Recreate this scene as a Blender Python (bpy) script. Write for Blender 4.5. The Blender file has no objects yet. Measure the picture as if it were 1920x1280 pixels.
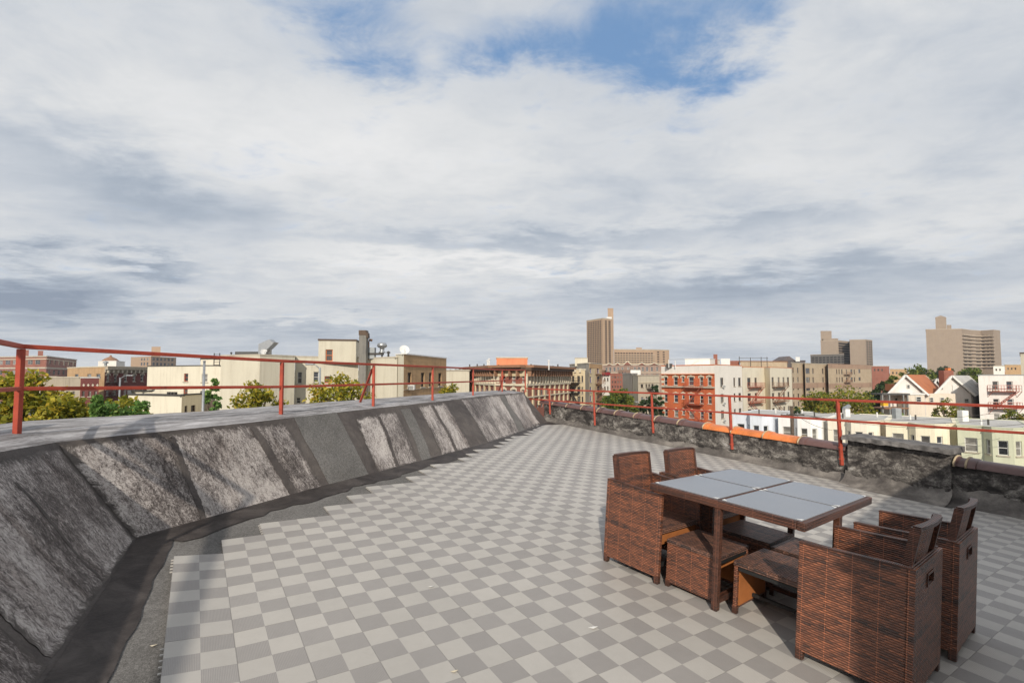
import bpy, bmesh, math, random
import numpy as np
from mathutils import Vector, Matrix
R=math.radians
rnd=random.Random(7)
scene=bpy.context.scene
# ------------------------------------------------------------------ camera
CH=1.538; F=905.0; PITCH=.05; CY=640+65-F*PITCH
cam_d=bpy.data.cameras.new('camera'); cam=bpy.data.objects.new('camera',cam_d); scene.collection.objects.link(cam)
cam_d.sensor_fit='HORIZONTAL'; cam_d.sensor_width=36; cam_d.lens=36*F/1920
cam.location=(0,0,CH); cam.rotation_euler=(R(90)+PITCH,0,0)
cam_d.shift_x=0; cam_d.shift_y=(CY-640)/1920
cam_d.clip_start=.05; cam_d.clip_end=6000
scene.camera=cam
scene.render.resolution_x=1024; scene.render.resolution_y=682
scene.render.engine='CYCLES'
scene.view_settings.view_transform='Standard'; scene.view_settings.look='None'
scene.view_settings.exposure=0.0; scene.view_settings.gamma=1
def ray(px,py):
    a=(px-960)/F;u=(CY-py)/F;cp,sp=math.cos(PITCH),math.sin(PITCH)
    return (a,cp-u*sp,sp+u*cp)
def at(px,py,Y):
    d=ray(px,py);t=Y/d[1];return Vector((d[0]*t,Y,CH+d[2]*t))
def plan(px,Y): return Vector(((px-960)/F*Y,Y))      # column px at distance Y, on the ground plan
def zat(py,Y): return at(960,py,Y).z
SX,SY=-.053,.0207
def fz(x,y): return SX*x+SY*y
# ------------------------------------------------------------------ sun and sky
SAZ,SEL=R(6),R(29)
sdir=Vector((math.sin(SAZ)*math.cos(SEL),math.cos(SAZ)*math.cos(SEL),-math.sin(SEL)))
sl=bpy.data.lights.new('sun','SUN'); sl.energy=4.1; sl.angle=R(.6); sl.color=(1,.915,.79)
so=bpy.data.objects.new('sun',sl); scene.collection.objects.link(so); so.rotation_euler=sdir.to_track_quat('-Z','Y').to_euler()
so.location=(2,-10,12)
world=bpy.data.worlds.new('World'); scene.world=world; world.use_nodes=True
def build_world():
    nt=world.node_tree; N=nt.nodes; L=nt.links; N.clear()
    out=N.new('ShaderNodeOutputWorld'); bg=N.new('ShaderNodeBackground'); bg.inputs[1].default_value=.104
    L.new(bg.outputs[0],out.inputs[0])
    sky=N.new('ShaderNodeTexSky'); sky.sky_type='NISHITA'; sky.sun_disc=False
    sky.sun_elevation=SEL; sky.sun_rotation=R(186); sky.air_density=1.0; sky.dust_density=.6; sky.ozone_density=2.5
    tc=N.new('ShaderNodeTexCoord'); sep=N.new('ShaderNodeSeparateXYZ'); L.new(tc.outputs['Generated'],sep.inputs[0])
    def m(op,a,b=None,c=None,clamp=False):
        n=N.new('ShaderNodeMath'); n.operation=op; n.use_clamp=clamp
        for i,v in enumerate((a,b,c)):
            if v is None: continue
            if isinstance(v,(int,float)): n.inputs[i].default_value=v
            else: L.new(v,n.inputs[i])
        return n.outputs[0]
    x,y,z=sep.outputs
    az=m('ARCTAN2',x,y); el=m('ARCSINE',z)
    zz=m('ADD',m('MAXIMUM',z,0.0),.10)
    pu=m('DIVIDE',x,zz); pv=m('DIVIDE',y,zz)
    cmb=N.new('ShaderNodeCombineXYZ'); L.new(pu,cmb.inputs[0]); L.new(pv,cmb.inputs[1])
    def noise(vec,scale,det=8,rough=.55,dist=0.,sx=1,sy=1,off=(0,0,0)):
        mp=N.new('ShaderNodeMapping'); mp.inputs['Scale'].default_value=(sx,sy,1); mp.inputs['Location'].default_value=off
        L.new(vec,mp.inputs[0])
        n=N.new('ShaderNodeTexNoise'); n.inputs['Scale'].default_value=scale; n.inputs['Detail'].default_value=det
        n.inputs['Roughness'].default_value=rough; n.inputs['Distortion'].default_value=dist
        L.new(mp.outputs[0],n.inputs['Vector']); return n.outputs[0]
    P=cmb.outputs[0]
    n1=noise(P,.55,9,.58,.3,1,1.3,(3.1,1.7,0)); n2=noise(P,1.5,8,.6,.25,1,1.5,(7.3,2.2,0)); n3=noise(P,.33,6,.5,.2,.8,1.5,(1.2,9.4,0))
    n4=noise(P,4.2,9,.68,.4,1,1.2,(4.4,3.3,0))
    # warped azimuth / elevation for hand placed clouds
    azw=m('ADD',az,m('MULTIPLY',m('SUBTRACT',n1,.5),.34)); elw=m('ADD',el,m('MULTIPLY',m('SUBTRACT',n2,.5),.20))
    elw=m('ADD',elw,m('MULTIPLY',m('SUBTRACT',n4,.5),.035))
    def blob(px,py,wx,wy,amp):
        d=Vector(ray(px,py)).normalized(); a0=math.atan2(d.x,d.y); e0=math.asin(d.z)
        k=math.cos(a0)
        wa=wx/F*k*k; we=wy/F*k
        da=m('DIVIDE',m('SUBTRACT',azw,a0),wa); de=m('DIVIDE',m('SUBTRACT',elw,e0),we)
        g=m('EXPONENT',m('MULTIPLY',m('ADD',m('MULTIPLY',da,da),m('MULTIPLY',de,de)),-1))
        return m('MULTIPLY',g,amp)
    def total(lst):
        s=None
        for b in lst:
            o=blob(*b); s=o if s is None else m('ADD',s,o)
        return s
    # how much blue shows
    blue=total([(1050,70,420,62,1.1),(690,112,130,34,.6),(1350,45,260,44,.75),(600,15,230,36,.65),(1180,150,140,34,.45),(500,90,140,30,.3),
                (1000,-120,900,90,.9),(1250,215,120,22,.26),(960,190,130,22,.25),(930,25,150,24,-.75),(820,80,46,30,-.4),(480,130,34,20,.25)])
    blue=m('ADD',m('MULTIPLY',blue,.76),m('MULTIPLY',m('SUBTRACT',n2,.52),1.7)); blue=m('ADD',blue,m('MULTIPLY',m('SUBTRACT',n4,.5),2.1)); blue=m('ADD',blue,m('MULTIPLY',m('SUBTRACT',n1,.5),.5))
    bl=N.new('ShaderNodeMapRange'); bl.interpolation_type='SMOOTHSTEP'; L.new(blue,bl.inputs[0]); bl.inputs[1].default_value=.08; bl.inputs[2].default_value=1.30
    # cloud brightness
    br=total([(60,555,230,62,-.62),(280,498,60,20,-.42),(250,345,260,50,-.30),(1500,520,420,40,-.26),(1000,455,500,22,-.24),(900,492,300,15,.26),(720,290,330,70,.16),
              (130,150,330,120,.06),(1750,330,330,110,.02),(560,590,220,12,.14),(330,560,260,18,.10),(1450,300,180,60,.10),(1080,560,600,26,-.07),(1800,120,360,100,-.04),
              (640,635,1100,44,-.08),(1500,640,700,50,-.03),(700,455,300,30,.06),(200,600,200,12,.10)])
    br=m('ADD',br,m('MULTIPLY',m('SUBTRACT',n1,.5),.58)); br=m('ADD',br,m('MULTIPLY',m('SUBTRACT',n2,.5),.46)); br=m('ADD',br,m('MULTIPLY',m('SUBTRACT',n3,.5),.60)); br=m('ADD',br,m('MULTIPLY',m('SUBTRACT',n4,.5),.40))
    br=m('ADD',br,.70)
    ramp=N.new('ShaderNodeValToRGB'); L.new(br,ramp.inputs[0]); e=ramp.color_ramp.elements
    def lin(r,g,b): return tuple(((c/255)/12.92 if c/255<=.04045 else ((c/255+.055)/1.055)**2.4) for c in (r,g,b))+(1,)
    e[0].position=.15; e[0].color=lin(140,152,170); e[1].position=.97; e[1].color=lin(233,233,233)
    for p,c in ((.40,(170,180,193)),(.58,(196,202,210)),(.76,(218,220,222))):
        q=ramp.color_ramp.elements.new(p); q.color=lin(*c)
    cl=N.new('ShaderNodeMix'); cl.data_type='RGBA'; cl.blend_type='MULTIPLY'; cl.inputs[0].default_value=1
    L.new(ramp.outputs[0],cl.inputs[6]); cl.inputs[7].default_value=(10,10,10,1)
    # blue of the open sky, from the Nishita sky plus a little veil
    sk=N.new('ShaderNodeMix'); sk.data_type='RGBA'; sk.inputs[0].default_value=.72
    L.new(sky.outputs[0],sk.inputs[6]); b=lin(124,162,207); sk.inputs[7].default_value=(b[0]*10,b[1]*10,b[2]*10,1)
    mx=N.new('ShaderNodeMix'); mx.data_type='RGBA'; L.new(bl.outputs[0],mx.inputs[0]); L.new(cl.outputs[2],mx.inputs[6]); L.new(sk.outputs[2],mx.inputs[7])
    L.new(mx.outputs[2],bg.inputs[0])
build_world()
# ------------------------------------------------------------------ helpers
def link(o): scene.collection.objects.link(o); return o
def tag(o,label=None,cat=None,group=None,kind=None):
    if label: o['label']=label
    if cat: o['category']=cat
    if group: o['group']=group
    if kind: o['kind']=kind
    return o
def empty(name,loc,label,cat,group=None,rot=None):
    o=link(bpy.data.objects.new(name,None)); o.location=loc; o.empty_display_size=.2
    if rot is not None: o.rotation_euler=rot
    return tag(o,label,cat,group)
class MB:
    def __init__(s): s.v=[];s.f=[];s.uv=None;s.mi=[]
    def quad(s,a,b,c,d,mi=0):
        i=len(s.v); s.v+=[tuple(a),tuple(b),tuple(c),tuple(d)]; s.f.append((i,i+1,i+2,i+3)); s.mi.append(mi)
    def poly(s,pts,mi=0):
        i=len(s.v); s.v+=[tuple(p) for p in pts]; s.f.append(tuple(range(i,i+len(pts)))); s.mi.append(mi)
    def hexa(s,p,mi=0):   # p: 4 bottom (ccw from above) + 4 top
        i=len(s.v); s.v+=[tuple(q) for q in p]
        for f in ((3,2,1,0),(4,5,6,7),(0,1,5,4),(1,2,6,5),(2,3,7,6),(3,0,4,7)): s.f.append(tuple(i+k for k in f)); s.mi.append(mi)
    def box(s,x0,y0,z0,x1,y1,z1,mi=0):
        s.hexa([(x0,y0,z0),(x1,y0,z0),(x1,y1,z0),(x0,y1,z0),(x0,y0,z1),(x1,y0,z1),(x1,y1,z1),(x0,y1,z1)],mi)
    def bar(s,a,b,w,h=None,up=(0,0,1),mi=0):   # square bar between two points
        h=h or w; a=Vector(a);b=Vector(b);d=(b-a).normalized();up=Vector(up)
        if abs(d.dot(up))>.98: up=Vector((0,1,0))
        sx=d.cross(up).normalized()*w/2; sy=sx.cross(d).normalized()*h/2
        s.hexa([a-sx-sy,a+sx-sy,a+sx+sy,a-sx+sy,b-sx-sy,b+sx-sy,b+sx+sy,b-sx+sy],mi)
    def tube(s,pts,r,n=8,cap=True,mi=0):
        pts=[Vector(p) for p in pts]; rr=r if isinstance(r,(list,tuple)) else [r]*len(pts); i0=len(s.v)
        for k,p in enumerate(pts):
            d=(pts[min(k+1,len(pts)-1)]-pts[max(k-1,0)]).normalized(); up=Vector((0,0,1)) if abs(d.z)<.95 else Vector((1,0,0))
            a=d.cross(up).normalized(); b=a.cross(d)
            for j in range(n):
                t=2*math.pi*j/n; s.v.append(tuple(p+(a*math.cos(t)+b*math.sin(t))*rr[k]))
        for k in range(len(pts)-1):
            for j in range(n):
                s.f.append((i0+k*n+j,i0+k*n+(j+1)%n,i0+(k+1)*n+(j+1)%n,i0+(k+1)*n+j)); s.mi.append(mi)
        if cap:
            s.f.append(tuple(i0+j for j in range(n))[::-1]); s.f.append(tuple(i0+(len(pts)-1)*n+j for j in range(n))); s.mi+=[mi,mi]
    def lathe(s,prof,n=16,c=(0,0,0)):
        i0=len(s.v)
        for r,z in prof:
            for j in range(n): t=2*math.pi*j/n; s.v.append((c[0]+r*math.cos(t),c[1]+r*math.sin(t),c[2]+z))
        for k in range(len(prof)-1):
            for j in range(n): s.f.append((i0+k*n+j,i0+k*n+(j+1)%n,i0+(k+1)*n+(j+1)%n,i0+(k+1)*n+j)); s.mi.append(0)
    def build(s,name,mat,parent=None,smooth=False,bevel=0,kind=None,fixn=True,uv=True):
        me=bpy.data.meshes.new(name); me.from_pydata(s.v,[],s.f)
        for mm in (mat if isinstance(mat,(list,tuple)) else [mat]): me.materials.append(mm)
        if max(s.mi,default=0)>0: me.polygons.foreach_set('material_index',s.mi)
        if fixn:
            bm=bmesh.new(); bm.from_mesh(me); bmesh.ops.recalc_face_normals(bm,faces=bm.faces); bm.to_mesh(me); bm.free()
        if uv: boxuv(me)
        if smooth: me.polygons.foreach_set('use_smooth',[True]*len(me.polygons))
        o=link(bpy.data.objects.new(name,me))
        if parent: o.parent=parent
        if kind: o['kind']=kind
        if bevel:
            b=o.modifiers.new('bevel','BEVEL'); b.width=bevel; b.segments=2; b.limit_method='ANGLE'; b.angle_limit=R(40)
        return o
def boxuv(me):
    uvl=me.uv_layers.new(name='UVMap')
    for p in me.polygons:
        n=p.normal
        for li in p.loop_indices:
            c=me.vertices[me.loops[li].vertex_index].co
            if abs(n.z)>.8: u=(c.x,c.y)
            elif abs(n.x)>abs(n.y): u=(c.y,c.z)
            else: u=(c.x,c.z)
            uvl.data[li].uv=u
def copy_tree(o,parent=None,only=None):
    c=o.copy(); link(c); c.parent=parent
    for ch in list(o.children): copy_tree(ch,c)
    return c
# ------------------------------------------------------------------ materials
def M(name,build):
    m=bpy.data.materials.new(name); m.use_nodes=True; nt=m.node_tree; N=nt.nodes; L=nt.links
    bs=N['Principled BSDF']
    def nd(t,**k):
        n=N.new(t)
        for a,b in k.items(): setattr(n,a,b)
        return n
    def math_(op,a,b=0.,clamp=False):
        n=N.new('ShaderNodeMath'); n.operation=op; n.use_clamp=clamp
        for i,v in enumerate((a,b)):
            if isinstance(v,(int,float)): n.inputs[i].default_value=v
            else: L.new(v,n.inputs[i])
        return n.outputs[0]
    def noise(vec,scale,det=4,rough=.55,sc=(1,1,1),dist=0.):
        mp=N.new('ShaderNodeMapping'); mp.inputs['Scale'].default_value=sc; L.new(vec,mp.inputs[0])
        n=N.new('ShaderNodeTexNoise'); n.inputs['Scale'].default_value=scale; n.inputs['Detail'].default_value=det; n.inputs['Roughness'].default_value=rough
        n.inputs['Distortion'].default_value=dist
        L.new(mp.outputs[0],n.inputs['Vector']); return n.outputs[0]
    def ramp(fac,stops):
        r=N.new('ShaderNodeValToRGB'); L.new(fac,r.inputs[0]); e=r.color_ramp.elements
        e[0].position=stops[0][0]; e[0].color=(*stops[0][1],1); e[1].position=stops[-1][0]; e[1].color=(*stops[-1][1],1)
        for p,c in stops[1:-1]: q=e.new(p); q.color=(*c,1)
        return r.outputs[0]
    def mix(f,a,b,mode='MIX'):
        n=N.new('ShaderNodeMix'); n.data_type='RGBA'; n.blend_type=mode
        for i,v in ((0,f),(6,a),(7,b)):
            if isinstance(v,(int,float)): n.inputs[i].default_value=v
            elif isinstance(v,tuple): n.inputs[i].default_value=(*v,1) if len(v)==3 else v
            else: L.new(v,n.inputs[i])
        return n.outputs[2]
    def bump(h,st=.3,dist=.01):
        b=N.new('ShaderNodeBump'); b.inputs['Strength'].default_value=st; b.inputs['Distance'].default_value=dist; L.new(h,b.inputs['Height']); L.new(b.outputs[0],bs.inputs['Normal'])
    tc=N.new('ShaderNodeTexCoord')
    class K: pass
    k=K(); k.N=N;k.L=L;k.bs=bs;k.tc=tc;k.math=math_;k.noise=noise;k.ramp=ramp;k.mix=mix;k.bump=bump
    k.geo=N.new('ShaderNodeNewGeometry')
    k.col=lambda c: (L.new(c,bs.inputs['Base Color']) if not isinstance(c,tuple) else setattr(bs.inputs['Base Color'],'default_value',(*c,1)))
    bs.inputs['Roughness'].default_value=.8; bs.inputs['Specular IOR Level'].default_value=.3
    build(k); return m
def mul(c,f): return tuple(x*f for x in c)
def wallmat(name,c,stain=.35,c2=None,ns=1.0,brick=False,bump=.15):
    c2=c2 or mul(c,.72)
    def b(k):
        P=k.tc.outputs['Object']
        a=k.noise(P,.35*ns,6,.6); s=k.noise(P,1.2*ns,6,.7,(1.6,1.6,.12)); f=k.noise(P,9*ns,4,.6)
        v=k.math('ADD',k.math('MULTIPLY',a,.5),k.math('MULTIPLY',s,.5)); v=k.math('ADD',v,k.math('MULTIPLY',k.math('SUBTRACT',f,.5),.12))
        col=k.ramp(v,[(.36,mul(c2,1.)),(.50,c),(.66,mul(c,1.06))])
        st=k.ramp(k.noise(P,1.5*ns,8,.8,(2.0,2.0,.14),.2),[(.50,(1,1,1)),(.72,(.58,.52,.46))])
        col=k.mix(stain,col,st,'MULTIPLY')
        if brick:
            mp=k.N.new('ShaderNodeMapping'); k.L.new(k.tc.outputs['UV'],mp.inputs[0])
            bt=k.N.new('ShaderNodeTexBrick'); k.L.new(mp.outputs[0],bt.inputs[0]); bt.inputs['Scale'].default_value=1
            bt.inputs['Brick Width'].default_value=.42; bt.inputs['Row Height'].default_value=.13; bt.inputs['Mortar Size'].default_value=.012
            bt.inputs['Color1'].default_value=(1,1,1,1); bt.inputs['Color2'].default_value=(.80,.78,.78,1); bt.inputs['Mortar'].default_value=(.8,.78,.75,1)
            col=k.mix(.8,col,bt.outputs[0],'MULTIPLY')
        k.col(col); k.bump(f,bump,.03)
    return M(name,b)
def plain(name,c,rough=.6,metal=0.,var=.15,ns=3,spec=.3,bump=0):
    def b(k):
        f=k.noise(k.tc.outputs['Object'],ns,5,.6)
        k.col(k.ramp(f,[(.3,mul(c,1-var)),(.7,mul(c,1+var*.6))])); k.bs.inputs['Roughness'].default_value=rough; k.bs.inputs['Metallic'].default_value=metal; k.bs.inputs['Specular IOR Level'].default_value=spec
        if bump: k.bump(f,bump,.01)
    return M(name,b)
# ------------------------------------------------------------------ roof materials
def seam(k,u,per,w):   # 1 on a thin line every per
    a=k.math('FRACT',k.math('DIVIDE',u,per)); d=k.math('ABSOLUTE',k.math('SUBTRACT',a,.5))
    return k.math('GREATER_THAN',d,.5-w/per/2)
def b_tiles(k):
    sep=k.N.new('ShaderNodeSeparateXYZ'); k.L.new(k.tc.outputs['UV'],sep.inputs[0]); c,r=sep.outputs[0],sep.outputs[1]
    fc=k.math('FLOOR',c); fr=k.math('FLOOR',r)
    par=k.math('ABSOLUTE',k.math('MODULO',k.math('ADD',fc,fr),2.0))       # 0 light, 1 dark
    # fine ribs that run one way on the light cells and the other way on the dark
    rib=k.math('SINE',k.math('MULTIPLY',k.math('ADD',k.math('MULTIPLY',c,par),k.math('MULTIPLY',r,k.math('SUBTRACT',1.0,par))),6.2832*22))
    cmb=k.N.new('ShaderNodeCombineXYZ'); k.L.new(k.math('FLOOR',k.math('DIVIDE',c,2.0)),cmb.inputs[0]); k.L.new(k.math('FLOOR',k.math('DIVIDE',r,2.0)),cmb.inputs[1])
    wn=k.N.new('ShaderNodeTexWhiteNoise'); k.L.new(cmb.outputs[0],wn.inputs['Vector'])
    c2=k.N.new('ShaderNodeCombineXYZ'); k.L.new(fc,c2.inputs[0]); k.L.new(fr,c2.inputs[1]); w2=k.N.new('ShaderNodeTexWhiteNoise'); k.L.new(c2.outputs[0],w2.inputs['Vector'])
    base=k.mix(par,(.425,.402,.370),(.288,.270,.255))  # one cell tone painted darker for how its ribs take the light
    v=k.math('ADD',.93,k.math('MULTIPLY',wn.outputs[0],.09)); v=k.math('ADD',v,k.math('MULTIPLY',w2.outputs[0],.04))
    P=k.tc.outputs['Object']
    dirt=k.noise(P,.9,7,.65); v=k.math('MULTIPLY',v,k.math('ADD',.84,k.math('MULTIPLY',dirt,.32)))
    v=k.math('MULTIPLY',v,k.math('ADD',1.0,k.math('MULTIPLY',rib,.05)))
    spot=k.noise(P,14,5,.7); v=k.math('MULTIPLY',v,k.math('ADD',.93,k.math('MULTIPLY',spot,.14)))
    s=k.math('MAXIMUM',seam(k,c,2.0,.035),seam(k,r,2.0,.035)); v=k.math('MULTIPLY',v,k.math('SUBTRACT',1.0,k.math('MULTIPLY',s,.16)))
    s1=k.math('MAXIMUM',seam(k,c,1.0,.03),seam(k,r,1.0,.03)); v=k.math('MULTIPLY',v,k.math('ADD',1.0,k.math('MULTIPLY',s1,.03)))
    vv=k.N.new('ShaderNodeCombineXYZ'); [k.L.new(v,vv.inputs[i]) for i in range(3)]
    col=k.mix(1.0,base,vv.outputs[0],'MULTIPLY')
    stain=k.ramp(k.noise(P,2.3,6,.7,(1,1,1),.6),[(.62,(0,0,0)),(.80,(1,1,1))])
    sx=k.N.new('ShaderNodeSeparateXYZ'); k.L.new(stain,sx.inputs[0])
    col=k.mix(k.math('MULTIPLY',sx.outputs[0],.34),col,(.15,.125,.10)); k.col(col)
    k.bump(k.math('ADD',rib,k.math('MULTIPLY',spot,.4)),.25,.002); k.bs.inputs['Roughness'].default_value=.5; k.bs.inputs['Specular IOR Level'].default_value=.5
m_tiles=M('interlocking_tiles',b_tiles)
def b_tar(k):
    P=k.tc.outputs['Object']; a=k.noise(P,1.1,8,.65,(1,1,1),.5); f=k.noise(P,60,4,.7); g=k.noise(P,5,6,.7,(1,1,1),.8)
    v=k.math('ADD',k.math('MULTIPLY',a,.6),k.math('MULTIPLY',g,.4)); v=k.math('ADD',v,k.math('MULTIPLY',k.math('SUBTRACT',f,.5),.22))
    k.col(k.ramp(v,[(.34,(.045,.038,.036)),(.5,(.085,.073,.068)),(.68,(.14,.122,.11))])); k.bump(k.math('ADD',f,k.math('MULTIPLY',g,2)),.5,.01); k.bs.inputs['Roughness'].default_value=.72
m_tar=M('tar_membrane',b_tar)
def b_gran(k):
    P=k.tc.outputs['Object']; a=k.noise(P,1.4,6,.6); f=k.noise(P,170,2,.8); g=k.noise(P,45,3,.7)
    v=k.math('ADD',k.math('MULTIPLY',a,.25),k.math('ADD',k.math('MULTIPLY',f,.5),k.math('MULTIPLY',g,.25)))
    k.col(k.ramp(v,[(.38,(.065,.062,.058)),(.5,(.125,.119,.113)),(.62,(.24,.23,.22))])); k.bump(f,.5,.004); k.bs.inputs['Roughness'].default_value=.95
m_gran=M('granule_sheet',b_gran)
def b_silver(k):
    U=k.tc.outputs['UV']; P=k.tc.outputs['Object']
    s=k.noise(U,7,9,.8,(2.4,.7,1),.9); f=k.noise(U,70,6,.8,(1,.5,1),1.2); a=k.noise(U,1.3,5,.6,(1,.7,1)); s2=k.noise(U,16,8,.8,(1.6,.35,1),1.2)
    v=k.math('ADD',k.math('MULTIPLY',s,.34),k.math('MULTIPLY',f,.52)); v=k.math('ADD',v,k.math('MULTIPLY',s2,.22)); v=k.math('ADD',v,k.math('MULTIPLY',k.math('SUBTRACT',a,.5),.35))
    k.col(k.ramp(v,[(.455,(.05,.041,.038)),(.51,(.12,.102,.094)),(.55,(.27,.24,.225)),(.615,(.50,.46,.43))]))
    br_=k.ramp(k.noise(U,1,7,.7,(3.2,.45,1),.4),[(.56,(1,1,1)),(.68,(.42,.36,.33))]); c0=k.mix(.85,k.bs.inputs['Base Color'].links[0].from_socket,br_,'MULTIPLY')
    ev=k.N.new('ShaderNodeUVMap'); ev.uv_map='Edge'; es=k.N.new('ShaderNodeSeparateXYZ'); k.L.new(ev.outputs[0],es.inputs[0])
    d=k.math('MINIMUM',es.outputs[0],es.outputs[1]); d=k.math('ADD',d,k.math('MULTIPLY',k.math('SUBTRACT',k.noise(U,9,8,.8,(1,.6,1),1.),.56),.30))
    mr=k.N.new('ShaderNodeMapRange'); mr.interpolation_type='SMOOTHSTEP'; k.L.new(d,mr.inputs[0]); mr.inputs[1].default_value=-.012; mr.inputs[2].default_value=.035
    tarc=k.ramp(k.noise(P,3,7,.7),[(.38,(.05,.042,.038)),(.62,(.115,.10,.09))]); k.col(k.mix(mr.outputs[0],tarc,c0))
    k.bump(k.math('ADD',v,k.math('MULTIPLY',s2,.5)),.55,.010); k.bs.inputs['Roughness'].default_value=.6
m_mast0=plain('black_lap_mastic',(.03,.025,.024),.7,var=.4,ns=9)
m_silver=M('weathered_aluminium_coat',b_silver)
def b_top(k):
    U=k.tc.outputs['UV']
    s=k.noise(U,3,8,.7,(.6,2.4,1),.5); f=k.noise(U,30,7,.8,(.4,1.4,1),.5); a=k.noise(U,.8,4,.5)
    v=k.math('ADD',k.math('MULTIPLY',s,.5),k.math('MULTIPLY',f,.3)); v=k.math('ADD',v,k.math('MULTIPLY',a,.2))
    k.col(k.ramp(v,[(.40,(.085,.078,.076)),(.47,(.19,.18,.18)),(.53,(.33,.32,.325)),(.62,(.50,.49,.50))])); k.bump(v,.5,.01); k.bs.inputs['Roughness'].default_value=.7
m_top=M('weathered_parapet_top',b_top)
def b_rwall(k):
    P=k.tc.outputs['Object']; a=k.noise(P,1.6,8,.65,(1,1,1.6),.9); b=k.noise(P,5.5,8,.75,(1,1,1.8),.8); f=k.noise(P,30,6,.8); w=k.noise(P,2.4,7,.7,(1,1,1.5),.6)
    v=k.math('ADD',k.math('MULTIPLY',a,.55),k.math('MULTIPLY',b,.45)); v=k.math('ADD',v,k.math('MULTIPLY',k.math('SUBTRACT',f,.5),.25))
    col=k.ramp(v,[(.36,(.024,.021,.02)),(.46,(.055,.048,.045)),(.51,(.13,.118,.108)),(.56,(.27,.25,.225)),(.64,(.48,.46,.44))])
    sx=k.N.new('ShaderNodeSeparateXYZ'); k.L.new(k.ramp(w,[(.52,(0,0,0)),(.58,(1,1,1))]),sx.inputs[0])
    col=k.mix(k.math('MULTIPLY',sx.outputs[0],.85),col,k.ramp(b,[(.42,(.022,.02,.019)),(.68,(.075,.066,.06))])); k.col(col); k.bump(k.math('ADD',k.math('MULTIPLY',v,2),f),.9,.02); k.bs.inputs['Roughness'].default_value=.65
m_rwall=M('flaking_tarred_masonry',b_rwall)
def b_red(k):
    P=k.tc.outputs['Object']; a=k.noise(P,2.5,6,.65); f=k.noise(P,18,5,.7)
    v=k.math('ADD',k.math('MULTIPLY',a,.6),k.math('MULTIPLY',f,.4))
    k.col(k.ramp(v,[(.34,(.12,.035,.022)),(.45,(.33,.055,.032)),(.68,(.44,.08,.045))])); k.bs.inputs['Roughness'].default_value=.5; k.bump(f,.12,.004)
m_red=M('red_oxide_paint',b_red)
m_roofskirt=wallmat('own_building_wall',(.30,.20,.14))
# ------------------------------------------------------------------ roof floor and tiles
CELL=.1524; GX0,GY0,GYAW=-15.967,23.251,-.5798
gc,gs=math.cos(GYAW),math.sin(GYAW)
def G(c,r,h=0.):
    x=(GX0+gc*c-gs*r)*CELL; y=(GY0-gs*c-gc*r)*CELL
    return Vector((x,y,fz(x,y)+h))
base_line=[(-.4,-1.2),(-1.0,.2),(-2.09,2.25),(-2.977,3.93),(-2.235,5.69),(-1.62,6.95),(-.42,9.62),(.60,12.45),(1.05,13.75)]
top_line =[(-1.1,-1.6,1.13),(-1.7,-.2,1.13),(-2.72,1.85,1.12),(-3.44,3.67,1.04),(-2.80,5.30,1.04),(-2.36,6.85,1.04),(-1.50,9.4,1.04),(-.62,12.6,1.04),(.35,14.7,1.04)]
out_line =[(-2.2,-2.2,1.15),(-2.8,-.6,1.15),(-3.8,1.3,1.14),(-4.75,4.75,1.10),(-3.85,6.1,1.10),(-3.40,7.6,1.10),(-2.50,9.9,1.10),(-1.55,12.9,1.10),(-.3,15.9,1.08)]
P0=G(57.3,-51); P1=G(57.3,40)
mb=MB(); pts=[Vector((x,y,fz(x,y))) for x,y in base_line]
for x,y in ((-1.0,-1.2),(-2.0,-9)): pass
poly=[(-1.0,-9),*base_line,(1.3,15.2),(P0.x,P0.y),(P1.x,P1.y),(9,-9)]
mb.poly([(x,y,fz(x,y)-.004) for x,y in poly])
rf=mb.build('roof_floor',m_gran,kind='structure')
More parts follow.
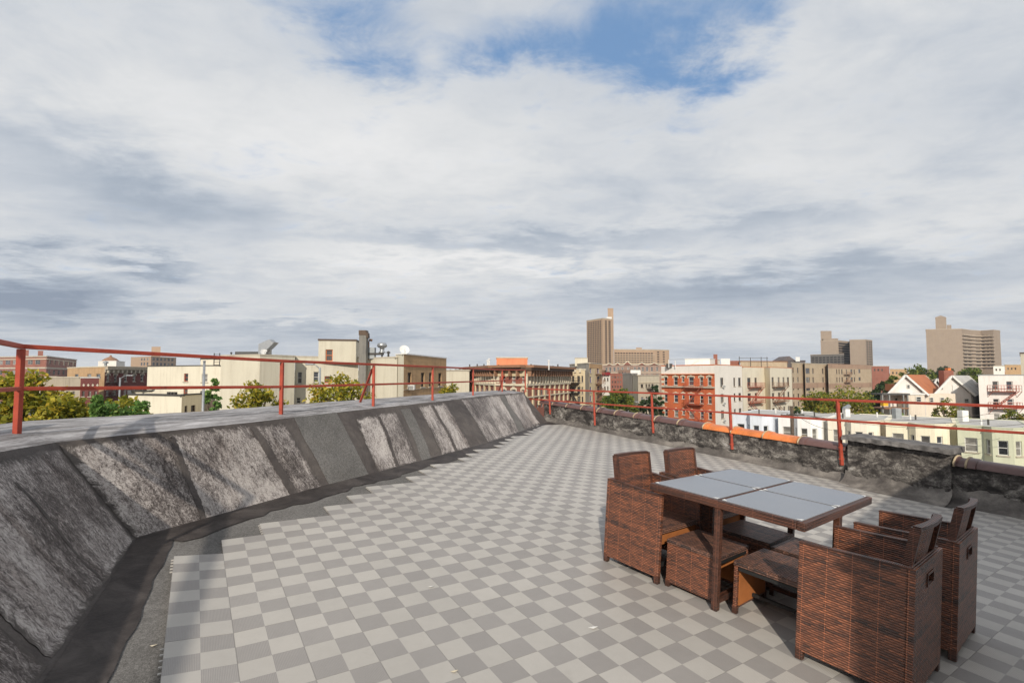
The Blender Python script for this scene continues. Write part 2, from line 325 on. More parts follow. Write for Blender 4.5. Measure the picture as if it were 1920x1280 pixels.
# the tile field, one 2x2 module at a time inside a stepped outline
def c_left(r2):    # first covered column for the module row starting at r2 (even)
    tab={-2:2,-4:4,-6:8,-8:10,-10:12,-12:16,-14:18,-16:20,-18:24,-20:26,-22:28,-24:32,-26:34,-28:36,-30:38,-32:42,-34:44,-36:46,-38:48,-40:50}
    if r2>=0: return 0
    return tab.get(r2,54)
def c_right(r2):
    if r2<-40: return 0
    if r2<-26: return 58-1
    if r2<6: return 56
    if r2<14: return 54
    return 56
mb=MB(); uvs=[]
TH=.013
for r2 in range(-42,36,2):
    a,b=c_left(r2),c_right(r2)
    for c in range(a,b,2):
        c1=min(c+2,b)
        g=.003
        jz=rnd.uniform(-.0004,.0004)
        q=[(c+g,r2+2-g),(c1-g,r2+2-g),(c1-g,r2+g),(c+g,r2+g)]
        curl=lambda cc,rr: TH+jz+(.0555*CELL*(2-cc)**2*.9 if cc<2 else 0)*(1 if rr>0 else .6)
        top=[G(cc,rr,curl(cc,rr)) for cc,rr in q]; bot=[G(cc,rr,-.001) for cc,rr in q]
        i=len(mb.v); mb.v+=[tuple(p) for p in bot+top]
        for f in ((4,5,6,7),(0,1,5,4),(1,2,6,5),(2,3,7,6),(3,0,4,7)):
            mb.f.append(tuple(i+k for k in f)); mb.mi.append(0); uvs.append([q[k%4] for k in f])
    if b>a:     # joining loops left on the open edge
        for j in ([] if rnd.random()<.45 else range(5)):
            rr=r2+.3+j*.36; p=G(a-.05,rr,.004 if a else .02); 
            i=len(mb.v)
            pts=[G(a-.10,rr-.04,.002),G(a+.02,rr-.04,.002),G(a+.02,rr+.04,.002),G(a-.10,rr+.04,.002)]
            lift=.028 if a==0 and r2>=0 else .004
            pts=[p_+Vector((0,0,lift)) for p_ in pts]
            mb.v+=[tuple(p_) for p_ in pts]+[tuple(p_+Vector((0,0,.006))) for p_ in pts]
            for f in ((4,5,6,7),(0,1,5,4),(1,2,6,5),(2,3,7,6),(3,0,4,7)):
                mb.f.append(tuple(i+k for k in f)); mb.mi.append(0); uvs.append([(a+.3,r2+.3)]*4)
tf=mb.build('tile_floor',m_tiles,kind='structure',fixn=False,uv=False)
ul=tf.data.uv_layers.new(name='UVMap'); li=0
for fu in uvs:
    for q in fu: ul.data[li].uv=(q[0]+40,q[1]+80); li+=1
# ------------------------------------------------------------------ left parapet: broad sloped upstand
par=empty('sloped_parapet',(-2.6,5.0,.2),'broad sloping tarred parapet with weathered silver patches along the left of the roof','parapet')
PO=Vector(par.location)
def cum(line):
    d=[0]
    for a,b in zip(line[:-1],line[1:]): d.append(d[-1]+math.dist(a[:2],b[:2]))
    return d
CB=cum(base_line)
def lerp(line,s):
    i=min(int(s),len(line)-2); f=s-i
    return [line[i][k]*(1-f)+line[i+1][k]*f for k in range(len(line[0]))]
def smooth_noise(x,y,seed=0):
    return (math.sin(x*1.7+seed)*math.cos(y*2.3+seed*1.3)+math.sin(x*4.1+y*3.3+seed*2.1)*.5+math.sin(x*9.3-y*7.1+seed)*.25)/1.75
def S(s,t,off=0.):
    """point on the slope: s runs along the wall, t goes from the foot (0) to the rounded top (1)"""
    b=lerp(base_line,s); tp=lerp(top_line,s)
    zb=fz(b[0],b[1])
    # profile: soft foot, straight slope, rounded shoulder
    tt=t; zt=t
    if t<.12: zt=t*t/.24
    else: zt=(t-.06)/.94
    if t>.86: q=(t-.86)/.14; zt=min(zt,.851+ (1-(1-q)**2)*.149)
    x=b[0]*(1-tt)+tp[0]*tt; y=b[1]*(1-tt)+tp[1]*tt; z=zb*(1-zt)+tp[2]*zt
    nn=smooth_noise(s*3,t*3,1.)*.012*min(1,t*6)
    e=lerp(base_line,min(s+.01,len(base_line)-1.001)); f=lerp(base_line,max(s-.01,0))
    d=Vector((e[0]-f[0],e[1]-f[1],0)).normalized(); nrm=Vector((d.y,-d.x,.75)).normalized()
    if nrm.dot(Vector((1,-.2,1)))<0: nrm=-nrm
    return Vector((x,y,z))+nrm*(off+nn)
NS=len(base_line)-1
def grid_mesh(name,mat,fn,us,vs,uvf,parent,smooth=True,edge=None):
    v=[];f=[];uv=[]
    for a in us:
        for b in vs: v.append(fn(a,b)-PO)
    n=len(vs)
    me=bpy.data.meshes.new(name)
    for i in range(len(us)-1):
        for j in range(n-1): f.append((i*n+j,i*n+j+1,(i+1)*n+j+1,(i+1)*n+j)); uv.append([uvf(us[i],vs[j]),uvf(us[i],vs[j+1]),uvf(us[i+1],vs[j+1]),uvf(us[i+1],vs[j])])
    me.from_pydata([tuple(p) for p in v],[],f); me.materials.append(mat)
    ul=me.uv_layers.new(name='UVMap'); li=0
    for q in uv:
        for w in q: ul.data[li].uv=w; li+=1
    if edge:
        el_=me.uv_layers.new(name='Edge'); li=0
        for i in range(len(us)-1):
            for j in range(n-1):
                for a,b in ((us[i],vs[j]),(us[i],vs[j+1]),(us[i+1],vs[j+1]),(us[i+1],vs[j])): el_.data[li].uv=(min(a,1-a)*edge[0],min(b,1-b)*edge[1]); li+=1
    if smooth: me.polygons.foreach_set('use_smooth',[True]*len(me.polygons))
    o=link(bpy.data.objects.new(name,me)); o.parent=parent; return o
def dist_s(s):
    i=min(int(s),NS-1); return CB[i]+(CB[i+1]-CB[i])*(s-i)
US=[i*NS/96 for i in range(97)]; VS=[j/20 for j in range(21)]
def lin_s(p,q,n): return [p+(q-p)*i/n for i in range(n+1)]
grid_mesh('slope_sheet',m_tar,lambda s,t:S(s,t),US,VS,lambda s,t:(dist_s(s),t*1.1),par)
def Tp(s,w,off=0.):
    a=lerp(top_line,s); b=lerp(out_line,s)
    hump=.02*math.sin(w*math.pi)
    return Vector((a[0]*(1-w)+b[0]*w,a[1]*(1-w)+b[1]*w,a[2]*(1-w)+b[2]*w+hump+off+smooth_noise(s*3,w*3,1)*.006*w))
grid_mesh('parapet_top',m_top,lambda s,w:Tp(s,w),US,[0,.05,.15,.3,.5,.7,.9,1.],lambda s,w:(dist_s(s),w*1.2),par)
grid_mesh('outer_wall',m_roofskirt,lambda s,w:Vector((*lerp(out_line,s)[:2],lerp(out_line,s)[2]*(1-w)-13*w)),US,[0,1],lambda s,w:(dist_s(s),w*14),par,False)
# find s where a column of the photograph meets a line (used once, to size the patches)
def s_px(line,px,s0=2.0):
    best=None
    for i in range(4000):
        s=s0+(NS-.001-s0)*i/3999; p=lerp(line,s)
        if p[1]<.5: continue
        q=960+F*p[0]/p[1]
        if best is None or abs(q-px)<best[0]: best=(abs(q-px),s)
    return best[1]
def patch(name,mat,st0,st1,sb0,sb1,t0,t1,off,seed,jag=.012):
    r_=random.Random(seed); n=46; m=14
    j0=[r_.uniform(-1,1) for _ in range(n+1)]; j1=[r_.uniform(-1,1) for _ in range(n+1)]; jb=[r_.uniform(-1,1) for _ in range(m+1)]; jt=[r_.uniform(-1,1) for _ in range(m+1)]
    def fn(a,b):   # a across 0..1, b up 0..1
        i=int(round(b*n)); j=int(round(a*m))
        sa=sb0+(st0-sb0)*b; sc=sb1+(st1-sb1)*b
        wdt=abs(sc-sa)+1e-6
        scale=jag*(NS/15.)
        sa+=j0[i]*scale; sc+=j1[i]*scale
        t=t0+(t1-t0)*b
        if i==0: t+=jb[j]*jag*1.8
        if i==n: t+=jt[j]*jag*1.8
        return S(sa+(sc-sa)*a,t,off)
    return grid_mesh(name,mat,fn,[j/m for j in range(m+1)],[i/n for i in range(n+1)],
        lambda a,b:(dist_s(sb0+(sb1-sb0)*a)+seed*3.7,(t0+(t1-t0)*b)*1.1),par,edge=(abs(dist_s(sb1)-dist_s(sb0)),1.1*(t1-t0)))
FB=3.0
ST=lambda px:s_px(top_line,px,FB); SB=lambda px:s_px(base_line,px,FB)
specs=[ # material, top px from..to, foot px from..to, t range
 ('s',112,320,258,399,.02,.97),('s',309,470,391,566,.02,.97),('s',466,530,560,614,.02,.95),
 ('g',552,632,628,700,.05,1.0),('s',655,701,719,757,.055,.88),('s',695,732,750,790,.055,.90),('g',744,762,798,815,.05,.93),
 ('s',778,806,834,864,.04,.95),('s',801,830,859,888,.04,.95),('s',862,896,921,951,.05,.98),('s',892,917,947,966,.03,.98),('s',913,935,962,978,.04,.98),
 ('g',934,944,977,988,.05,.96),('s',944,968,988,1006,.05,.98),('s',966,987,1003,1018,.07,.98)]
for i,(k_,a,b,c,d,t0,t1) in enumerate(specs):
    patch('silver_patch' if k_=='s' else 'granule_patch',m_silver if k_=='s' else m_gran,ST(a),ST(b),SB(c),SB(d),t0,t1,.004,i+1,.006 if k_=='s' else .003)
for i,(a,b,c,d,nz) in enumerate(((310,321,392,402,.93),(461,475,556,571,.93),(694,699,750,755,.86),(801,805,858,863,.93))):
    patch('tar_seam',m_tar,ST(a),ST(b),SB(c),SB(d),.03,nz,.008,60+i,.007)
patch('tar_seam',m_tar,2.575,2.59,2.56,2.575,.08,.8,.006,71,.004)
# near slope (faces the camera from the left edge): three wide sheets split by open laps
for i,(a,b,c,d) in enumerate(((2.985,2.10,2.975,2.10),(2.07,1.1,2.07,1.1))):
    patch('silver_patch',m_silver,b,a,d,c,.06,.95,.004,40+i,.006)
patch('granule_patch',m_gran,ST(552),ST(632),ST(552),ST(632),.99,1.0,.0045,77,.0)
# tar band that runs along the foot on the roof floor
def foot(s,w):
    b=lerp(base_line,s); e=lerp(base_line,min(s+.01,NS-.001)); f=lerp(base_line,max(s-.01,0)); d=Vector((e[0]-f[0],e[1]-f[1])).normalized()
    wid=(.31+.08*smooth_noise(s*5,0,3)+.03*smooth_noise(s*23,0,5)) if s>3 else (.235+.02*smooth_noise(s*7,0,3))
    x=b[0]+d.y*wid*w; y=b[1]-d.x*wid*w
    return Vector((x,y,fz(x,y)+.004+.012*(1-w)))
m_mast=M('dark_mastic',lambda k:(lambda P:(k.col(k.ramp(k.noise(P,3,8,.7,(1,1,1),.8),[(.35,(.022,.018,.017)),(.52,(.048,.040,.037)),(.68,(.085,.073,.067))])),k.bump(k.noise(P,9,8,.7,(1,1,1),1.),.6,.012),setattr(k.bs.inputs['Roughness'],'default_value',.6)))(k.tc.outputs['Object']))
grid_mesh('foot_band',m_mast,foot,[i*NS/120 for i in range(121)],[-.05,0,.25,.5,.75,1],lambda s,w:(dist_s(s),w*.3),par)
# ------------------------------------------------------------------ right parapet
rp=empty('low_parapet',G(57.3,-20),'low black flaking tarred wall capped with half-round clay tiles along the right roof edge','parapet')
RO=Vector(rp.location)
def RW(c,r,h): return G(c,r,h)-RO
WH=.50
def wall_strip(name,mat,c0,c1,r0,r1,h0,h1,n,jit=.012,parent=rp,RO_=RO,seed=3):
    v=[];f=[];m=12
    r_=random.Random(seed)
    for i in range(n+1):
        rr=r0+(r1-r0)*i/n
        for j in range(m+1):
            t=j/m; v.append(tuple(G(c0+(c1-c0)*t+ (smooth_noise(rr*.6,t*5,seed)*jit/CELL + r_.uniform(-1,1)*jit*.25/CELL)*(1 if 0<j<m else .3),rr,h0+(h1-h0)*t)-RO_))
    for i in range(n):
        for j in range(m): f.append((i*(m+1)+j,(i+1)*(m+1)+j,(i+1)*(m+1)+j+1,i*(m+1)+j+1))
    mbx=MB(); mbx.v=v; mbx.f=f; mbx.mi=[0]*len(f); return mbx.build(name,mat,parent,smooth=True,fixn=False)
wall_strip('wall_face',m_rwall,57.3,57.3,-47,5.2,-.02,WH,170)
wall_strip('wall_face',m_rwall,57.3,57.3,13.3,40,-.02,WH+.03,80,seed=9)
mb=MB()
for (ra,rb) in ((-47,40),):
    n=30
    for i in range(n):
        a=ra+(rb-ra)*i/n; b=ra+(rb-ra)*(i+1)/n
        mb.quad(RW(57.3,a,WH),RW(57.3,b,WH),RW(59.2,b,WH),RW(59.2,a,WH))
        o=Vector((0,0,-13)); p,q=RW(59.2,a,WH),RW(59.2,b,WH); mb.quad(p,q,Vector((q.x,q.y,-13-RO.z)),Vector((p.x,p.y,-13-RO.z)))
mb.build('outer_wall',m_roofskirt,rp)
# tar fillet at the wall foot
def fillet(name,r0,r1,cw,ch,n,cface=57.3):
    mbx=MB(); m=6
    for i in range(n+1):
        rr=r0+(r1-r0)*i/n; w=cw*(1+.25*smooth_noise(rr*.5,1,2)); h=ch*(1+.3*smooth_noise(rr*.7,2,4))
        for j in range(m+1):
            t=j/m; a=t*math.pi/2
            mbx.v.append(tuple(RW(cface+.02-w*(1-math.sin(a)),rr,.003+h*(1-math.cos(a)))))
    for i in range(n):
        for j in range(m): mbx.f.append((i*(m+1)+j,(i+1)*(m+1)+j,(i+1)*(m+1)+j+1,i*(m+1)+j+1)); mbx.mi.append(0)
    return mbx.build(name,m_fil,rp,smooth=True,fixn=False)
def b_fil(k):
    P=k.tc.outputs['Object']; a=k.noise(P,1.3,7,.6,(1,1,1),.5); b=k.noise(P,7,6,.7); f=k.noise(P,50,4,.7)
    v=k.math('ADD',k.math('MULTIPLY',a,.6),k.math('MULTIPLY',b,.3)); v=k.math('ADD',v,k.math('MULTIPLY',f,.1))
    k.col(k.ramp(v,[(.38,(.055,.048,.045)),(.5,(.13,.117,.107)),(.62,(.27,.245,.22))])); k.bump(k.math('ADD',b,f),.5,.012); k.bs.inputs['Roughness'].default_value=.7
m_fil=M('grey_tar_fillet',b_fil)
fillet('foot_fillet',-47,5.2,1.6,.13,100); fillet('foot_fillet',13.3,40,2.2,.22,60)
# clay coping tiles
def b_clay(c):
    def f(k):
        P=k.tc.outputs['Object']; a=k.noise(P,3,6,.6); g=k.noise(P,25,4,.6)
        k.col(k.ramp(k.math('ADD',k.math('MULTIPLY',a,.7),k.math('MULTIPLY',g,.3)),[(.35,mul(c,.7)),(.5,c),(.68,mul(c,1.25))])); k.bs.inputs['Roughness'].default_value=.35; k.bs.inputs['Specular IOR Level'].default_value=.5
    return f
m_clayb=M('brown_glazed_clay',b_clay((.125,.068,.062))); m_clayo=M('orange_clay',b_clay((.66,.20,.055))); m_mort=plain('mortar',(.45,.36,.24),.9,var=.3,ns=20)
def coping(r0,r1,mat,h,label=None):
    cc=58.25; rad=1.15*CELL
    L_=(r0-r1)
    mbx=MB(); prof=[(0,1.0),(.05,1.0),(.85,.97),(.86,1.12),(1.0,1.14)]
    n=12
    for t,sc in prof:
        rr=r0+(r1-r0)*t
        for j in range(n+1):
            a=math.pi*j/n
            mbx.v.append(tuple(RW(cc-math.cos(a)*rad*sc/CELL,rr,h-.02+math.sin(a)*rad*.62*sc)))
    for i in range(len(prof)-1):
        for j in range(n): mbx.f.append((i*(n+1)+j,i*(n+1)+j+1,(i+1)*(n+1)+j+1,(i+1)*(n+1)+j)); mbx.mi.append(0)
    for i in (0,len(prof)-1):
        mbx.f.append(tuple(i*(n+1)+j for j in range(n+1))); mbx.mi.append(0)
    o=mbx.build('coping_tile',mat,rp,smooth=True)
    m_=o.modifiers.new('e','EDGE_SPLIT'); m_.split_angle=R(35)
    if label: o['label']=label
    mo=MB(); mo.tube([RW(cc-math.cos(math.pi*j/10)*(rad*1.2)/CELL,r1,h-.025+math.sin(math.pi*j/10)*rad*.62*1.2) for j in range(11)],.013,6)
    mo.build('mortar_joint',m_mort,o,smooth=True)
    return o
rr=4.9; k_=0
cols=['b','o','o','o']+['b']*9
lens=[4.6]+[4.05]*12
for k_ in range(13):
    r1=rr-lens[k_]; coping(rr,r1,m_clayo if cols[k_]=='o' else m_clayb,WH,'orange unglazed coping tile' if cols[k_]=='o' else None); rr=r1+.02
rr=40.0
while rr>14: r1=max(rr-4.3,13.5); coping(rr,r1,m_clayb,WH+.03); rr=r1+.02
# squat pier in the right wall
pier=empty('parapet_pier',G(57,9.2),'squat black peeling tarred pier with a thin slab cap, standing in the right parapet','pier')
PO2=Vector(pier.location)
mb=MB()
wall_strip('pier_face',m_rwall,56.75,57.05,5.2,13.3,-.02,.66,44,.016,pier,PO2,17)
mb.hexa([G(56.78,13.3,-.05)-PO2,G(60,13.3,-.05)-PO2,G(60,5.2,-.05)-PO2,G(56.78,5.2,-.05)-PO2,G(57.08,13.3,.66)-PO2,G(60,13.3,.66)-PO2,G(60,5.2,.66)-PO2,G(57.08,5.2,.66)-PO2])
mb.build('pier_core',m_rwall,pier)
mb=MB(); n=20; r_=random.Random(4)
for i in range(n+1):
    rr=4.9+(13.5-4.9)*i/n; j=[r_.uniform(-.01,.01) for _ in range(4)]
    for (c,h) in ((56.4,.665),(60.3,.665),(60.3,.745),(56.45,.735)): mb.v.append(tuple(G(c+r_.uniform(-.08,.08),rr,h+r_.uniform(-.008,.008))-PO2))
for i in range(n):
    for j in range(4): mb.f.append((i*4+j,i*4+(j+1)%4,(i+1)*4+(j+1)%4,(i+1)*4+j)); mb.mi.append(0)
mb.f.append((3,2,1,0)); mb.f.append(tuple(n*4+j for j in range(4))); mb.mi+=[0,0]
mb.build('cap_slab',plain('weathered_slab',(.16,.15,.145),.8,var=.6,ns=7,bump=.6),pier)
mbx=MB(); m=8; n=40
for i in range(n+1):
    rr=5.0+(13.4-5.0)*i/n; w=2.6*(1+.2*smooth_noise(rr,1,2)); h=.16*(1+.3*smooth_noise(rr*.9,2,4))
    for j in range(m+1):
        a=j/m*math.pi/2; mbx.v.append(tuple(G(56.8-w*(1-math.sin(a)),rr,.003+h*(1-math.cos(a)))-PO2))
for i in range(n):
    for j in range(m): mbx.f.append((i*(m+1)+j,(i+1)*(m+1)+j,(i+1)*(m+1)+j+1,i*(m+1)+j+1)); mbx.mi.append(0)
mbx.build('foot_fillet',m_fil,pier,smooth=True,fixn=False)
# ------------------------------------------------------------------ railings
lr=empty('railing',(-2.87,6.03,1.05),'red painted steel pipe railing standing on top of the broad sloping left parapet','railing')
LO=Vector(lr.location)
LP=[(-3.87,3.80,1.085,1.772),(-2.873,6.033,1.045,1.727),(-2.23,7.79,1.045,1.727),(-1.59,9.69,1.045,1.727),(-.97,12.04,1.045,1.727),(-.292,14.345,1.045,1.727),(.444,16.11,1.06,1.74)]
def post(parent,O,x,y,z0,z1,w=.040,flange=True):
    m1=MB(); m1.bar(Vector((x,y,z0))-O,Vector((x,y,z1))-O,w,w,(0,1,0)); o=m1.build('post',m_red,parent,bevel=.004)
    if flange:
        m2=MB(); m2.box(x-O.x-.06,y-O.y-.06,z0-O.z-.01,x-O.x+.06,y-O.y+.06,z0-O.z+.012); m2.build('base_plate',m_red,o)
    return o
for i,(x,y,a,b) in enumerate(LP): post(lr,LO,x,y,a-.03,b-.02,flange=i>0)
post(lr,LO,-2.9,2.30,1.10,1.79,flange=False)
def rails(parent,O,pts,w,h):
    for a,b in zip(pts[:-1],pts[1:]):
        m1=MB(); a=Vector(a);b=Vector(b); d=(b-a).normalized()*.004
        m1.bar(a-O-d,b-O+d,w,h); m1.build('rail',m_red,parent,bevel=.004)
rails(lr,LO,[(-2.9,2.30,1.79)]+[(x,y,b) for x,y,a,b in LP],.036,.036)
rails(lr,LO,[(-2.9,2.30,1.44)]+[(x,y,1.405 if i else 1.44) for i,(x,y,a,b) in enumerate(LP)],.032,.032)
for (px,py,px2,py2,Y0,Y1) in ((674,757,698,692,8.35,7.79),(934,736,945,704,14.9,14.3)):
    m1=MB(); a=at(px,py,Y0);b=at(px2,py2,Y1); m1.bar(a-LO,b-LO,.03); m1.build('brace',m_red,lr)
rl=empty('railing',G(57.2,-20),'red painted steel pipe railing bolted to the inner face of the low right wall','railing')
RLO=Vector(rl.location)
zs=[(4.55,.13),(-7.74,.144),(-20.2,.27),(-32.6,.28),(-44.9,.44)]
RZ=1.157
for r_,zb in zs+[(21.,-.05)]:
    p=G(57.12,r_)
    m1=MB(); lean=Vector((-.02,.02,0)); m1.bar(Vector((p.x,p.y,zb))-RLO,Vector((p.x,p.y,RZ))+lean-RLO,.043,.043,(0,1,0)); o=m1.build('post',m_red,rl,bevel=.004)
    for h in (.10,.28): m2=MB(); m2.bar(Vector((p.x,p.y,zb+h))-RLO+Vector((-.045,0,0)),Vector((p.x,p.y,zb+h))-RLO+Vector((.05,0,0)),.014); m2.build('bolt',m_red,o)
rs=[21.,4.55,-7.74,-20.2,-32.6,-44.9]
def RPt(r_,z): p=G(57.10,r_); return (p.x-.02,p.y+.02,z)
rails(rl,RLO,[RPt(r_,RZ) for r_ in rs]+[(LP[-1][0]-.02,LP[-1][1]-1.0,RZ)],.038,.038)
rails(rl,RLO,[RPt(r_,.835) for r_ in rs]+[(LP[-1][0]+.1,LP[-1][1]-1.2,.84)],.034,.034)
# ------------------------------------------------------------------ woven furniture
def b_weave(bw,rh,dark,light,sheen=.0):
    def f(k):
        U=k.tc.outputs['UV']
        bt=k.N.new('ShaderNodeTexBrick'); k.L.new(U,bt.inputs[0]); bt.inputs['Scale'].default_value=1; bt.inputs['Brick Width'].default_value=bw; bt.inputs['Row Height'].default_value=rh
        bt.inputs['Mortar Size'].default_value=rh*.13; bt.inputs['Mortar Smooth'].default_value=.6; bt.offset=.5
        bt.inputs['Color1'].default_value=(0,0,0,1); bt.inputs['Color2'].default_value=(1,1,1,1); bt.inputs['Mortar'].default_value=(.5,.5,.5,1)
        sx=k.N.new('ShaderNodeSeparateXYZ'); k.L.new(bt.outputs[0],sx.inputs[0])
        a=k.noise(U,1,3,.6,(1.0,26,1)); b=k.noise(U,1,4,.6,(3.2,9,1)); c=k.noise(U,1,2,.5,(22,74,1))
        v=k.math('ADD',k.math('MULTIPLY',a,.40),k.math('MULTIPLY',b,.30)); v=k.math('ADD',v,k.math('MULTIPLY',c,.16)); v=k.math('ADD',v,k.math('MULTIPLY',sx.outputs[0],.14))
        col=k.ramp(v,[(.38,dark),(.50,tuple((p+q)/2.15 for p,q in zip(dark,light))),(.63,light)])
        # upright strands that show between the flat ones
        su=k.N.new('ShaderNodeSeparateXYZ'); k.L.new(U,su.inputs[0])
        s=k.math('MULTIPLY',seam(k,su.outputs[0],.115,.004),.7); col=k.mix(s,col,mul(light,1.25))
        row=k.math('FLOOR',k.math('DIVIDE',su.outputs[1],rh)); ph=k.math('MULTIPLY',row,3.14159)
        wv=k.math('SINE',k.math('ADD',k.math('MULTIPLY',k.math('DIVIDE',su.outputs[0],bw),6.2832),ph))      # strand over / under
        fv=k.math('SUBTRACT',k.math('FRACT',k.math('DIVIDE',su.outputs[1],rh)),.5); prof=k.math('SUBTRACT',1.0,k.math('MULTIPLY',k.math('MULTIPLY',fv,fv),4.0))
        under=k.math('MULTIPLY',k.math('SUBTRACT',.5,k.math('MULTIPLY',wv,.5)),.30); gap=k.math('SUBTRACT',1.0,k.math('POWER',k.math('MAXIMUM',prof,0.0),.7))
        dk=k.math('MINIMUM',k.math('ADD',under,k.math('MULTIPLY',gap,.55)),.92)  # shading put into the colour: bulges lighter, dips and row gaps darker
        col=k.mix(dk,col,(.014,.009,.007)); k.col(col)
        k.bump(k.math('ADD',k.math('MULTIPLY',wv,.22),k.math('MULTIPLY',prof,1.0)),.9,.005)
        k.bs.inputs['Roughness'].default_value=.42; k.bs.inputs['Specular IOR Level'].default_value=.5
    return f
DK=(.07,.042,.035); LT_=(.42,.15,.075)
m_wv=M('woven_resin_wicker',b_weave(.036,.0118,DK,LT_)); m_wt=M('woven_wicker_top',b_weave(.028,.015,(.06,.04,.036),(.36,.17,.11)))
m_wl=M('wrapped_wicker_leg',b_weave(.5,.0085,(.045,.022,.016),(.22,.085,.05)))
m_fab=plain('brown_liner_fabric',(.34,.12,.035),.85,var=.2,ns=8)
m_blk=plain('black_powder_coat',(.02,.02,.02),.5); m_wh=plain('white_plastic',(.75,.74,.72),.4,var=.05)
def b_glass(k):
    P=k.tc.outputs['Object']; a=k.noise(P,5,5,.6)
    k.col(k.ramp(a,[(.3,(.20,.218,.25)),(.7,(.215,.228,.255))])); k.bs.inputs['Roughness'].default_value=.16; k.bs.inputs['Specular IOR Level'].default_value=.5
m_fglass=M('frosted_table_glass',b_glass)
UA=R(141.5); U3=Vector((math.sin(UA),math.cos(UA),0)); V3=Vector((-U3.y,U3.x,0)); CE=Vector((1.81,3.56,0))
NRM=Vector((-SX,-SY,1)).normalized()
def frame_rot(fwd):
    y=(fwd-NRM*fwd.dot(NRM)).normalized(); x=y.cross(NRM).normalized(); m_=Matrix((x,y,NRM)).transposed(); return m_.to_euler()
def spot(u,v,h=TH):
    p=CE+U3*u+V3*v; return Vector((p.x,p.y,fz(p.x,p.y)+h+.001))
WB,WT,DP=.287,.280,.255     # half width at foot / arm, half depth
def xw(z): return WB+(WT-WB)*z/.70
def armz(y): return .628+(.656-.628)*(DP-y)/(2*DP)
def slab(mb_,pts_bottom,pts_top): mb_.hexa(pts_bottom+pts_top)
def make_chair(name,label,fwd,loc,group):
    t=empty(name,loc,label,'armchair',group,frame_rot(fwd))
    for s in (-1,1):
        mb=MB(); th=.034
        def P(y,z,inn): return (s*(xw(z)-inn),y,z)
        a=[P(-DP+.03,.045,th),P(-DP+.03,.045,0),P(DP,.045,0),P(DP,.045,th)]; b=[P(-DP+.03,armz(-DP),th),P(-DP+.03,armz(-DP),0),P(DP,armz(DP),0),P(DP,armz(DP),th)]
        mb.hexa(a+b); o=mb.build('side_panel',m_wv,t,bevel=.006)
        mb=MB(); mb.hexa([P(-DP+.02,armz(-DP)-.004,th+.002),P(-DP+.02,armz(-DP)-.004,-.002),P(DP+.002,armz(DP)-.004,-.002),P(DP+.002,armz(DP)-.004,th+.002),P(-DP+.02,armz(-DP)+.006,th+.002),P(-DP+.02,armz(-DP)+.006,-.002),P(DP+.002,armz(DP)+.006,-.002),P(DP+.002,armz(DP)+.006,th+.002)])
        mb.build('arm_rim',m_wl,o,bevel=.004)
    for s in (-1,1):
        for y in (-DP+.0,DP-.038):
            mb=MB(); mb.hexa([(s*(WB-.036),y,0),(s*WB,y,0),(s*WB,y+.038,0),(s*(WB-.036),y+.038,0),(s*(xw(.06)-.036),y,.06),(s*xw(.06),y,.06),(s*xw(.06),y+.038,.06),(s*(xw(.06)-.036),y+.038,.06)])
            mb.build('leg',m_wl,t,bevel=.004)
    # back panel with a hand hole
    mb=MB(); y0,y1=-DP,-DP+.03; hx,hz0,hz1=.060,.530,.588; zt=armz(-DP)
    def blk(xa,xb,za,zb):
        f=lambda x,z:(x*(xw(z)/WB) if abs(x)>.2 else x)
        mb.hexa([(f(xa,za),y0,za),(f(xb,za),y0,za),(f(xb,za),y1,za),(f(xa,za),y1,za),(f(xa,zb),y0,zb),(f(xb,zb),y0,zb),(f(xb,zb),y1,zb),(f(xa,zb),y1,zb)])
    W=WB-.001
    blk(-W,W,.045,hz0); blk(-W,-hx,hz0,hz1); blk(hx,W,hz0,hz1); blk(-W,W,hz1,zt); o=mb.build('back_panel',m_wv,t)
    mb=MB()
    for (a,b) in (((-hx,y0+.0,hz0),(hx,y0+.0,hz0)),((-hx,y0,hz1),(hx,y0,hz1)),((-hx,y0,hz0),(-hx,y0,hz1)),((hx,y0,hz0),(hx,y0,hz1))): mb.bar(a,b,.008,.012,(0,1,0))
    mb.build('hand_hole_rim',m_wl,o)
    # seat
    mb=MB(); mb.box(-.246,-DP+.034,.345,.246,DP-.012,.385); st=mb.build('seat',m_wt,t,bevel=.008)
    mb=MB(); mb.box(-.245,DP-.04,.265,.245,DP-.03,.345); mb.build('seat_apron',m_fab,t)
    mb=MB(); mb.box(-.25,DP-.045,.10,.25,DP-.03,.13); mb.build('stretcher',m_blk,t)
    # folding backrest, bowed and leaning back, hollow behind
    mb=MB(); n=10; bw=.212; zb,ztop=.40,.838
    def bp(i,z,o=0.):
        x=-bw+2*bw*i/n; bow=-.020*(1-(x/bw)**2); return (x,-.152+bow-(z-zb)*.17+o,z)
    for i in range(n):
        for (z0,z1) in ((zb,.55),(.55,.70),(.70,ztop-.01)):
            mb.hexa([bp(i,z0,-.012),bp(i+1,z0,-.012),bp(i+1,z0,.004),bp(i,z0,.004),bp(i,z1,-.012),bp(i+1,z1,-.012),bp(i+1,z1,.004),bp(i,z1,.004)])
    br=mb.build('backrest',m_wv,t)
    for i in (0,n):
        mb=MB(); a=Vector(bp(i,zb,-.014)); b=Vector(bp(i,ztop,-.014)); mb.bar(a,b,.026,.042,(0,1,0)); mb.build('backrest_side_frame',m_wl,br)
    mb=MB(); pts=[Vector(bp(i,ztop,-.014)) for i in range(n+1)]
    for a,b in zip(pts[:-1],pts[1:]): mb.bar(a,b,.034,.018,(0,0,1))
    mb.build('backrest_top_rail',m_wl,br)
    return t
make_chair('armchair','dark brown wicker armchair nearest the silvery left parapet, its woven side in full sun',U3,spot(-.735,-.30),'wicker armchairs round the glass table')
